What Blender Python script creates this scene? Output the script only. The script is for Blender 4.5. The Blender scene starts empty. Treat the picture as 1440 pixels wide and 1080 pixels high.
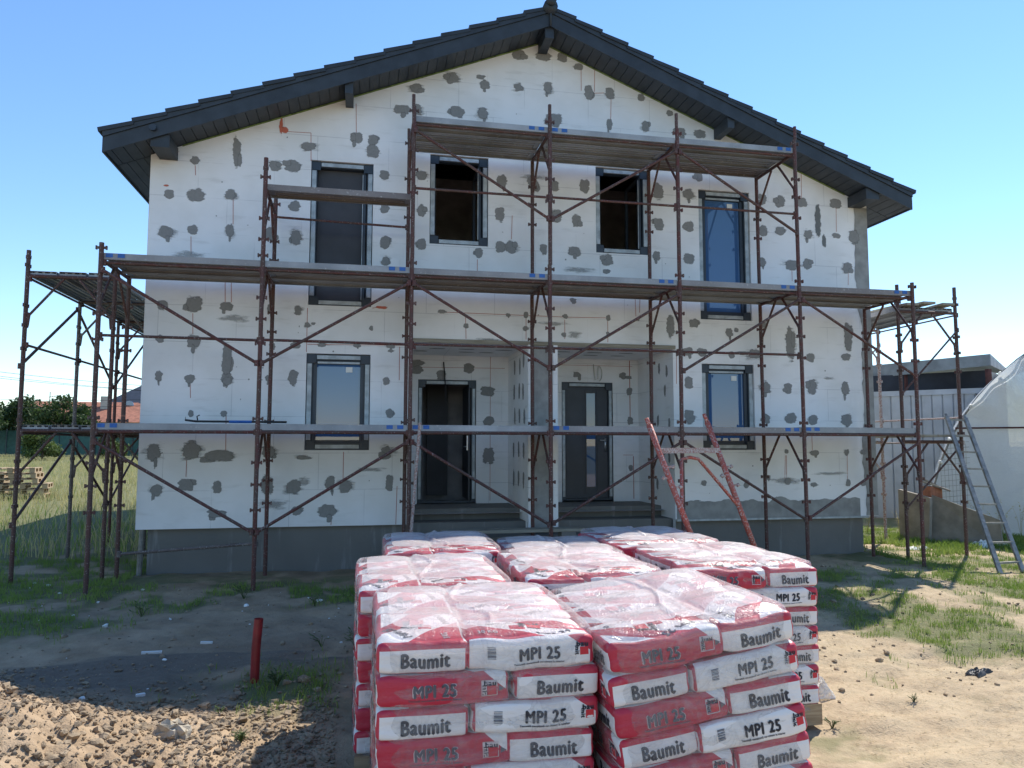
import bpy, math, random
import numpy as np
from mathutils import Vector, Matrix
R_ = math.radians
random.seed(7); rng = np.random.default_rng(11)
scene = bpy.context.scene
COL = scene.collection
G0 = -1.70                                  # ground level near the house; the camera's eye is at z = 0

# ---------------------------------------------------------------- helpers
def link(o, parent=None):
    COL.objects.link(o)
    if parent is not None: o.parent = parent
    return o
def tag(o, label=None, cat=None, group=None, kind=None):
    if label: o['label'] = label
    if cat: o['category'] = cat
    if group: o['group'] = group
    if kind: o['kind'] = kind
    return o
def thing(name, label, cat, loc=(0, 0, 0), rz=0, group=None):
    o = bpy.data.objects.new(name, None); o.empty_display_size = .1
    o.location = loc; o.rotation_euler = (0, 0, rz)
    link(o); return tag(o, label, cat, group)
class MB:
    def __init__(s): s.v = []; s.f = []; s.m = []; s.smooth = False
    def add(s, vs, fs, m=0):
        n = len(s.v); s.v += [tuple(map(float, p)) for p in vs]
        s.f += [tuple(i + n for i in f) for f in fs]; s.m += [m] * len(fs)
    def box(s, a, b, m=0):
        (x0, y0, z0), (x1, y1, z1) = a, b
        s.add([(x0,y0,z0),(x1,y0,z0),(x1,y1,z0),(x0,y1,z0),(x0,y0,z1),(x1,y0,z1),(x1,y1,z1),(x0,y1,z1)],
              [(0,3,2,1),(4,5,6,7),(0,1,5,4),(1,2,6,5),(2,3,7,6),(3,0,4,7)], m)
    def bar(s, p, q, w, h, m=0, up=(0, 0, 1)):
        p = Vector(p); q = Vector(q); d = (q - p).normalized(); u = Vector(up)
        if abs(d.dot(u)) > .98: u = Vector((0, 1, 0))
        r = d.cross(u).normalized() * w / 2; t = r.cross(d).normalized() * h / 2
        vs = [e + a * r + b * t for e in (p, q) for a, b in ((-1,-1),(1,-1),(1,1),(-1,1))]
        s.add(vs, [(0,1,2,3),(7,6,5,4),(0,4,5,1),(1,5,6,2),(2,6,7,3),(3,7,4,0)], m)
    def tube(s, pts, r, n=8, m=0, cap=True, rs=None):
        pts = [Vector(p) for p in pts]; k = len(pts); base = len(s.v)
        ref = Vector((0, 0, 1)) if abs((pts[-1] - pts[0]).normalized().z) < .9 else Vector((1, 0, 0))
        for i, p in enumerate(pts):
            d = (pts[min(i + 1, k - 1)] - pts[max(i - 1, 0)]).normalized()
            a = d.cross(ref).normalized(); b = d.cross(a).normalized(); rr = rs[i] if rs else r
            for j in range(n):
                t = 2 * math.pi * j / n; q = p + (a * math.cos(t) + b * math.sin(t)) * rr
                s.v.append(tuple(q))
        for i in range(k - 1):
            for j in range(n):
                a = base + i * n + j; b = base + i * n + (j + 1) % n
                s.f.append((a, b, b + n, a + n)); s.m.append(m)
        if cap:
            s.f.append(tuple(base + j for j in range(n - 1, -1, -1))); s.m.append(m)
            s.f.append(tuple(base + (k - 1) * n + j for j in range(n))); s.m.append(m)
    def mesh(s, name, mats, smooth=False):
        me = bpy.data.meshes.new(name); me.from_pydata(s.v, [], s.f)
        for m in (mats if isinstance(mats, (list, tuple)) else [mats]): me.materials.append(m)
        if any(s.m): me.polygons.foreach_set('material_index', s.m)
        if smooth: me.polygons.foreach_set('use_smooth', [True] * len(me.polygons))
        me.validate(); me.update(); return me
    def build(s, name, mats, parent=None, smooth=False, loc=None):
        o = bpy.data.objects.new(name, s.mesh(name, mats, smooth)); link(o, parent)
        if loc is not None: o.location = loc
        return o
def npmesh(name, V, F, mats, smooth=False, mi=None, attrs=None):
    """V (n,3); F (m,k) all faces k-gons"""
    V = np.asarray(V, np.float32); F = np.asarray(F, np.int32); m, k = F.shape
    me = bpy.data.meshes.new(name); me.vertices.add(len(V)); me.vertices.foreach_set('co', V.ravel())
    me.loops.add(m * k); me.loops.foreach_set('vertex_index', F.ravel())
    me.polygons.add(m); me.polygons.foreach_set('loop_start', np.arange(0, m * k, k, dtype=np.int32))
    for mt in (mats if isinstance(mats, (list, tuple)) else [mats]): me.materials.append(mt)
    if mi is not None: me.polygons.foreach_set('material_index', np.asarray(mi, np.int32))
    me.update(calc_edges=True)
    me.polygons.foreach_set('use_smooth', np.full(m, smooth))
    for nm, arr in (attrs or {}).items():
        a = me.attributes.new(nm, 'FLOAT_COLOR', 'POINT'); c = np.ones((len(V), 4), np.float32)
        arr = np.asarray(arr, np.float32)
        if arr.ndim == 1: arr = arr[:, None]
        c[:, :arr.shape[1]] = arr; a.data.foreach_set('color', c.ravel())
    return me
def _hash(ix, iy, seed):
    h = (ix * 374761393 + iy * 668265263 + seed * 1442695041) & 0xffffffff
    h = ((h ^ (h >> 13)) * 1274126177) & 0xffffffff
    return ((h ^ (h >> 16)) & 0xffff) / 65535.0
def vnoise(x, y, seed=0):
    x = np.asarray(x, float); y = np.asarray(y, float)
    ix = np.floor(x).astype(np.int64); iy = np.floor(y).astype(np.int64); fx = x - ix; fy = y - iy
    fx = fx * fx * (3 - 2 * fx); fy = fy * fy * (3 - 2 * fy)
    a = _hash(ix, iy, seed); b = _hash(ix + 1, iy, seed); c = _hash(ix, iy + 1, seed); d = _hash(ix + 1, iy + 1, seed)
    return (a + (b - a) * fx) * (1 - fy) + (c + (d - c) * fx) * fy
def fbm(x, y, seed=0, o=4):
    s = 0; a = .5; t = 0
    for i in range(o): s = s + a * vnoise(x * 2 ** i, y * 2 ** i, seed + i * 17); t += a; a *= .5
    return s / t

# ---------------------------------------------------------------- node expression builder
class X:
    def __init__(s, nt, sock): s.nt = nt; s.s = sock
    def _m(s, op, *a):
        n = s.nt.nodes.new('ShaderNodeMath'); n.operation = op
        for i, v in enumerate((s,) + a):
            if isinstance(v, X): s.nt.links.new(v.s, n.inputs[i])
            else: n.inputs[i].default_value = v
        return X(s.nt, n.outputs[0])
    def __add__(s, o): return s._m('ADD', o)
    def __sub__(s, o): return s._m('SUBTRACT', o)
    def __mul__(s, o): return s._m('MULTIPLY', o)
    __radd__ = __add__; __rmul__ = __mul__
    def __rsub__(s, o): return (s * -1) + o
    def gt(s, o): return s._m('GREATER_THAN', o)
    def lt(s, o): return s._m('LESS_THAN', o)
    def abs(s): return s._m('ABSOLUTE')
    def sin(s): return s._m('SINE')
    def max(s, o): return s._m('MAXIMUM', o)
    def min(s, o): return s._m('MINIMUM', o)
    def frac(s): return s._m('FRACT')
    def pw(s, o): return s._m('POWER', o)
    def ss(s, a, b):
        n = s.nt.nodes.new('ShaderNodeMapRange'); n.interpolation_type = 'SMOOTHSTEP'
        s.nt.links.new(s.s, n.inputs[0]); n.inputs[1].default_value = a; n.inputs[2].default_value = b
        return X(s.nt, n.outputs[0])
class Mat:
    def __init__(s, name):
        s.m = bpy.data.materials.new(name); s.m.use_nodes = True; s.nt = s.m.node_tree
        s.b = s.nt.nodes['Principled BSDF']; s.out = s.nt.nodes['Material Output']
    def coord(s, kind='Object'):
        n = s.nt.nodes.new('ShaderNodeTexCoord'); return n.outputs[kind]
    def pos(s):
        n = s.nt.nodes.new('ShaderNodeNewGeometry'); return n.outputs['Position']
    def xyz(s, sock):
        n = s.nt.nodes.new('ShaderNodeSeparateXYZ'); s.nt.links.new(sock, n.inputs[0]); return [X(s.nt, o) for o in n.outputs]
    def scale(s, sock, sc):
        n = s.nt.nodes.new('ShaderNodeMapping'); s.nt.links.new(sock, n.inputs[0])
        n.inputs['Scale'].default_value = sc if hasattr(sc, '__len__') else (sc,) * 3; return n.outputs[0]
    def noise(s, sock, sc, det=3, rough=.55, dist=0):
        n = s.nt.nodes.new('ShaderNodeTexNoise'); s.nt.links.new(sock, n.inputs['Vector'])
        n.inputs['Scale'].default_value = sc; n.inputs['Detail'].default_value = det
        n.inputs['Roughness'].default_value = rough; n.inputs['Distortion'].default_value = dist
        return X(s.nt, n.outputs[0])
    def vor(s, sock, sc, feat='F1'):
        n = s.nt.nodes.new('ShaderNodeTexVoronoi'); n.feature = feat; s.nt.links.new(sock, n.inputs['Vector'])
        n.inputs['Scale'].default_value = sc; return X(s.nt, n.outputs[0])
    def attr(s, name):
        n = s.nt.nodes.new('ShaderNodeAttribute'); n.attribute_name = name; return n.outputs['Color']
    def rnd(s):
        n = s.nt.nodes.new('ShaderNodeObjectInfo'); return X(s.nt, n.outputs['Random'])
    def mix(s, f, a, b):
        n = s.nt.nodes.new('ShaderNodeMix'); n.data_type = 'RGBA'
        for v, i in ((f, 0), (a, 6), (b, 7)):
            if isinstance(v, X): s.nt.links.new(v.s, n.inputs[i])
            elif isinstance(v, (tuple, list)): n.inputs[i].default_value = tuple(v)[:3] + (1,)
            elif isinstance(v, (int, float)): n.inputs[i].default_value = v
            else: s.nt.links.new(v, n.inputs[i])
        return n.outputs[2]
    def set(s, col=None, rough=None, metal=None, bump=None, bs=.3, bd=.01, spec=None):
        for v, k in ((col, 'Base Color'), (rough, 'Roughness'), (metal, 'Metallic'), (spec, 'Specular IOR Level')):
            if v is None: continue
            if isinstance(v, X): s.nt.links.new(v.s, s.b.inputs[k])
            elif isinstance(v, tuple): s.b.inputs[k].default_value = v[:3] + (1,)
            elif isinstance(v, (int, float)): s.b.inputs[k].default_value = v
            else: s.nt.links.new(v, s.b.inputs[k])
        if bump is not None:
            n = s.nt.nodes.new('ShaderNodeBump'); n.inputs['Strength'].default_value = bs; n.inputs['Distance'].default_value = bd
            s.nt.links.new(bump.s, n.inputs['Height']); s.nt.links.new(n.outputs[0], s.b.inputs['Normal'])
            s.bn = n
        return s.m
def simple(name, col, rough=.7, var=.25, sc=6, metal=0, bs=.25, bd=.004, coord='Object'):
    m = Mat(name); c = m.coord(coord); n = m.noise(c, sc, 5); d = tuple(v * (1 - var) for v in col); l = tuple(min(1, v * (1 + var)) for v in col)
    return m.set(m.mix(n.ss(.3, .7), d, l), rough, metal, m.noise(c, sc * 6, 4), bs, bd)

# ---------------------------------------------------------------- materials
def mat_foam():
    m = Mat('insulation_board'); p = m.pos(); x, y, z = m.xyz(p)
    n = m.noise(p, 1.3, 4); n2 = m.noise(p, 26, 3); n3 = m.noise(m.scale(p, (1, 1, 5)), 2.2, 5)
    c = m.mix(n.ss(.35, .7), (.87, .87, .88), (.78, .78, .775))
    c = m.mix(n3.ss(.56, .8) * .5, c, (.60, .59, .575))
    # faint joints between boards: courses 0.5 m high, 1 m boards in running bond
    zz = (z + 1.107) * 2.0; row = zz - zz.frac(); jh = ((zz.frac() - .5).abs()).gt(.4915)
    xx = x + row * .5 + (row * 12.9898).sin() * .3; jv = (((xx.frac()) - .5).abs()).gt(.4962)
    j = jh.max(jv) * n.ss(.38, .62)
    c = m.mix(j * .55, c, (.40, .40, .42))
    return m.set(c, .85, None, n2 + m.noise(p, 160, 2) * .5, .22, .004)
FOAM = mat_foam()
def mat_patch(name, col, lo=.13, hi=.40, alpha=1.0, streak=True):
    m = Mat(name); p = m.pos(); a = m.xyz(m.attr('rim'))[0]
    n = m.noise(m.scale(p, (7, 7, 26) if streak else (14, 14, 14)), 1.0, 6, .62)
    v = a + (n - .5) * 1.0
    f = v.ss(lo, hi) * alpha; t = m.noise(p, 30, 4)
    m.set(m.mix(t, tuple(c * .8 for c in col), tuple(c * 1.2 for c in col)), .92, None, t, .4, .004)
    tr = m.nt.nodes.new('ShaderNodeBsdfTransparent'); mx = m.nt.nodes.new('ShaderNodeMixShader')
    m.nt.links.new(f.s, mx.inputs[0]); m.nt.links.new(tr.outputs[0], mx.inputs[1]); m.nt.links.new(m.b.outputs[0], mx.inputs[2])
    m.nt.links.new(mx.outputs[0], m.out.inputs[0]); return m.m
MORTAR = mat_patch('adhesive_mortar', (.255, .252, .245))
SMEAR = mat_patch('adhesive_smear', (.36, .36, .35), .45, .9, .6)
CHALK = mat_patch('chalk_line', (.45, .13, .09), .15, .5, .85, False)
DARKMARK = mat_patch('soot_mark', (.16, .17, .17), .4, .62, .8, False)
REDMARK = mat_patch('red_stain', (.60, .16, .10), .1, .4, .85, False)
def mat_concrete():
    m = Mat('rough_concrete'); p = m.pos(); n = m.noise(p, 1.7, 5); n2 = m.noise(m.scale(p, (4, 4, .5)), 2, 5)
    c = m.mix(n, (.135, .130, .120), (.215, .207, .19)); c = m.mix(n2.ss(.58, .75) * .6, c, (.34, .34, .33))
    return m.set(c, .92, None, m.noise(p, 22, 5), .5, .01)
CONC = mat_concrete()
MORTARW = simple('grey_render', (.30, .30, .29), .9, .18, 5, coord='Object')
PLASTER_IN = simple('raw_interior', (.40, .38, .38), .9, .2, 3)
ANTH = simple('anthracite_frame', (.030, .042, .060), .42, .15, 4, bs=.05)
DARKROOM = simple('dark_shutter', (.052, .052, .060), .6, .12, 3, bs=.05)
TAPE = simple('galvanised_strip', (.40, .44, .46), .5, .22, 9, 0.25, .2)
DOORP = simple('door_panel_grey', (.05, .056, .068), .5, .12, 3, bs=.05)
STEEL = simple('brushed_steel', (.62, .63, .64), .3, .1, 10, .9)
ROOFT = simple('roof_tile', (.022, .029, .038), .55, .25, 3)  # faint blue of the haze mixed into the tile colour
SOFF = simple('soffit_board', (.027, .035, .045), .5, .22, 5)
GREENF = simple('pur_foam_line', (.16, .22, .07), .9, .4, 14)
PAPER = simple('white_sticker', (.78, .78, .74), .6, .05, 10)
def mat_glass():
    m = Mat('window_glass'); m.set((.055, .13, .28), .015, 0, m.noise(m.pos(), .8, 2), .02, .02)  # blue of the reflected sky is put into the base colour
    m.b.inputs['Specular IOR Level'].default_value = .75
    m.b.inputs['IOR'].default_value = 1.6
    return m.m
GLASS = mat_glass()
def mat_paintpipe(name, col, rust, wear=.62, dust=.5):
    m = Mat(name); p = m.pos(); r = m.rnd(); n = m.noise(p, 9, 5, .65); n2 = m.noise(p, 55, 3)
    c = m.mix(n.ss(.35, .65), col, rust); c = m.mix((r * .6), c, rust)
    c = m.mix(m.noise(p, 2.3, 4).ss(.55, .75) * .55, c, rust); c = m.mix(n2.ss(wear - .04, wear + .06) * dust, c, (.50, .48, .46))
    return m.set(c, .62, .15, n2, .25, .003)
PIPE = mat_paintpipe('oxide_red_steel', (.115, .030, .026), (.085, .052, .043), .63)
PIPEG = mat_paintpipe('worn_bare_steel', (.16, .13, .12), (.10, .08, .075), .6)
PIPER = mat_paintpipe('scuffed_red_steel', (.48, .085, .055), (.34, .10, .075), .57, .7)  # red paint, brightened in the colour to suggest sun on the trestle
PIPEP = mat_paintpipe('plaster_caked_steel', (.34, .26, .23), (.30, .15, .13), .5, .8)
def mat_deck():
    m = Mat('galvanised_deck'); p = m.pos(); n = m.noise(p, 1.6, 5, .6); r = m.rnd()
    c = m.mix(n.ss(.3, .7), (.24, .26, .28), (.40, .425, .45)); c = m.mix(r.pw(3.0) * .8, c, (.17, .12, .10))
    c = m.mix(m.noise(p, 30, 3).ss(.6, .72) * .6, c, (.55, .54, .52))
    return m.set(c, .6, .25, n, .3, .004)
DECK = mat_deck()
BLUE = simple('blue_mark', (.03, .13, .42), .6, .15, 12)
def mat_wood(name, a, b, sc=(1, 12, 12)):
    m = Mat(name); c = m.coord(); n = m.noise(m.scale(c, sc), 3, 6, .6, .5)
    return m.set(m.mix(n.ss(.3, .7), a, b), .85, None, n, .35, .004)
WOOD = mat_wood('pallet_wood', (.30, .21, .12), (.46, .35, .22))
WOODG = mat_wood('weathered_plank', (.22, .20, .155), (.36, .33, .27))
# bags: printed paper, pattern laid out in the bag's own coordinates
def mat_bag():
    m = Mat('printed_paper'); c = m.coord(); x, y, z = m.xyz(c)
    wn = m.noise(c, 5, 3); y2 = y + (wn - .5) * .02
    e = x.abs().gt(.256); side = y.abs().gt(.168) * (1 - e); sw = side * y.lt(0); sr = side * y.gt(0)
    top = (1 - e) * (1 - side)
    RED = m.mix(wn, (.43, .022, .050), (.52, .04, .075)); WH = m.mix(m.noise(c, 9, 4), (.70, .69, .685), (.80, .79, .785))
    panel = y.abs().lt(.174) * z.lt(.034) * z.gt(-.060) * e
    white_w = sw * (x + z * 1.5).lt(.262)
    white_r = sr * (z * 1.2 - x).gt(.245)
    # top: broad slanting red and white bands with a bow
    v = y2 + x * .55 + (x * 8).sin() * .03
    band = v.gt(-.11) * v.lt(.075) + v.gt(.20)
    logo = (x + .03).abs().lt(.035) * (y + .02).abs().lt(.028)
    white_t = top * z.gt(0) * band * (1 - logo) + top * z.lt(0)
    w = (panel + white_w + white_r + white_t).min(1)
    tag_ = (x + .185).abs().lt(.0) # placeholder, always 0
    col = m.mix(w, RED, WH)
    sm = m.noise(c, 14, 4).ss(.55, .8) * .25
    col = m.mix(sm, col, (.55, .45, .44))
    b = m.noise(m.scale(c, (7, 7, 22)), 2, 4) + m.noise(c, 40, 3) * .35
    m.set(col, .48, None, b, .5, .010); m.b.inputs['Specular IOR Level'].default_value = .4
    return m.m
BAG = mat_bag()
INK = simple('black_ink', (.022, .024, .035), .6, .1, 5, bs=0)
INKG = simple('grey_ink', (.10, .10, .12), .6, .1, 5, bs=0)
INKR = simple('red_ink', (.55, .025, .04), .6, .1, 5, bs=0)
INKW = simple('pale_ink', (.62, .55, .55), .6, .1, 5, bs=0)
def mat_film(name, lo, hi, sc, tint=(.86, .88, .9), gl=.5, cr=1.0):
    m = Mat(name); p = m.pos(); nt = m.nt
    n = m.noise(m.scale(p, sc), 1, 5, .6, 1.2); n2 = m.noise(m.scale(p, (9, 14, 60)), 1, 4, .6)
    f = n.ss(.35, .72) * (hi - lo) + lo
    bump = nt.nodes.new('ShaderNodeBump'); bump.inputs['Strength'].default_value = .8; bump.inputs['Distance'].default_value = .010
    rg = (m.noise(m.scale(p, (9, 5, 9)), 1, 3, .5, 2.5) - .5).abs(); rg2 = (m.noise(m.scale(p, (22, 30, 14)), 1, 2, .5, 1.5) - .5).abs()
    nt.links.new((n * .8 + n2 * .4 - rg.ss(0, .06) * (.34 * cr) - rg2.ss(0, .08) * (.05 * cr)).s, bump.inputs['Height'])
    f = f - rg.ss(0, .10) * (.08 * cr) + .05 * cr
    tr = nt.nodes.new('ShaderNodeBsdfTransparent'); df = nt.nodes.new('ShaderNodeBsdfDiffuse'); df.inputs[0].default_value = tint + (1,)
    tl = nt.nodes.new('ShaderNodeBsdfTranslucent'); tl.inputs[0].default_value = tint + (1,)
    gs = nt.nodes.new('ShaderNodeBsdfGlossy'); gs.inputs['Roughness'].default_value = .27; gs.inputs[0].default_value = (1, 1, 1, 1)
    fr = nt.nodes.new('ShaderNodeFresnel'); fr.inputs['IOR'].default_value = 1.35
    for s_ in (df, tl, gs, fr): nt.links.new(bump.outputs[0], s_.inputs['Normal'])
    def mixs(fac, a, b):
        k = nt.nodes.new('ShaderNodeMixShader')
        if isinstance(fac, (int, float)): k.inputs[0].default_value = fac
        else: nt.links.new(fac, k.inputs[0])
        nt.links.new(a.outputs[0], k.inputs[1]); nt.links.new(b.outputs[0], k.inputs[2]); return k
    w = mixs(.35, df, tl); a = mixs(f.s, tr, w)
    ff = X(nt, fr.outputs[0]) * gl
    k = mixs(ff.s, a, gs); nt.links.new(k.outputs[0], m.out.inputs[0]); return m.m
FILM_T = mat_film('stretch_film_top', .52, .66, (.9, 2.0, 1.6), (.93, .87, .86), gl=.7, cr=.55)
FILM_S = mat_film('stretch_film_side', .08, .26, (1.5, 1.5, 22), gl=.55)
FILM_L = mat_film('greenhouse_film', .955, .99, (1.2, 1.2, .5), (.74, .77, .79), gl=.5, cr=.35)
def mat_ground():
    m = Mat('dry_earth'); p = m.pos(); g = m.xyz(m.attr('mask'))      # r grass, g dry sand, b dark soil
    n = m.noise(p, 2.6, 6, .62); n2 = m.noise(p, 17, 5, .65); n3 = m.noise(p, .35, 3)
    c = m.mix(n.ss(.3, .72), (.28, .195, .12), (.45, .325, .21))
    c = m.mix(g[1], c, m.mix(n2.ss(.3, .7), m.mix(n.ss(.35, .6), (.33, .25, .155), (.44, .35, .22)), (.51, .395, .25)))
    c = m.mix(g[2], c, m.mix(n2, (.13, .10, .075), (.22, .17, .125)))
    gr = m.mix(n2, (.06, .085, .025), (.19, .185, .075))
    c = m.mix((g[0] * (.6 + n2 * .6)).min(1), c, gr)
    vo = m.vor(p, 42); c = m.mix(vo.lt(.16) * n2.ss(.5, .6) * .45, c, (.46, .42, .36))
    return m.set(c, .97, None, n2 * 1.0 + m.noise(p, 70, 4) * .5, .75, .02)
GROUND = mat_ground()
def mat_leaf(name, a, b, tr=.35):
    m = Mat(name); p = m.pos(); n = m.noise(p, 1.4, 3); n2 = m.noise(p, 35, 2)
    col = m.mix(n.ss(.3, .7) * .6 + n2 * .4, a, b); m.set(col, .7)
    t = m.nt.nodes.new('ShaderNodeBsdfTranslucent'); m.nt.links.new(col, t.inputs[0])
    mx = m.nt.nodes.new('ShaderNodeMixShader'); mx.inputs[0].default_value = tr
    m.nt.links.new(m.b.outputs[0], mx.inputs[1]); m.nt.links.new(t.outputs[0], mx.inputs[2]); m.nt.links.new(mx.outputs[0], m.out.inputs[0])
    return m.m
GRASS = mat_leaf('green_grass', (.13, .23, .03), (.30, .37, .09))
DRYG = mat_leaf('dry_grass', (.36, .33, .12), (.62, .53, .27))
STRAW = mat_leaf('straw', (.42, .34, .20), (.62, .53, .36))
LEAF = mat_leaf('tree_leaf', (.022, .050, .016), (.075, .115, .032))
LEAF2 = mat_leaf('shrub_leaf', (.05, .085, .02), (.13, .18, .05))
BARK = simple('bark', (.12, .09, .065), .9, .3, 8)
CLOD = simple('dry_clod', (.29, .22, .145), .97, .35, 7, bs=.8, bd=.01)
STONE = simple('pale_stone', (.42, .37, .29), .9, .2, 9, bs=.6, bd=.01)
REDPIPE = simple('red_plastic', (.24, .018, .020), .5, .2, 9)
ALU = simple('dull_aluminium', (.23, .225, .21), .5, .25, 14, .4)
RROOF = simple('terracotta_roof', (.33, .13, .08), .85, .25, 3)
WALLC = simple('cream_wall', (.48, .43, .36), .85, .12, 2)
DROOF = simple('slate_roof', (.035, .04, .052), .5, .2, 3)
GREENM = simple('green_mesh', (.035, .11, .095), .7, .2, 4)
RIBW = simple('ribbed_sheet', (.40, .43, .46), .55, .12, 2, .1)
SHEDROOF = simple('weathered_sheet_roof', (.21, .235, .24), .6, .2, 3)
SHEDSHADE = simple('shed_shade', (.03, .035, .045), .8, .2, 3)
RUST = simple('rust_brown', (.085, .03, .025), .8, .3, 8)
CLAY = simple('hollow_clay_block', (.36, .15, .09), .85, .25, 9)
SLABM = simple('cement_slab', (.26, .235, .20), .9, .2, 4, bs=.5, bd=.01)
PLASTIC = mat_film('loose_film', .25, .75, (14, 14, 14), gl=1.0)
BLACKP = simple('black_plastic', (.02, .02, .022), .5, .3, 9)
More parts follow.
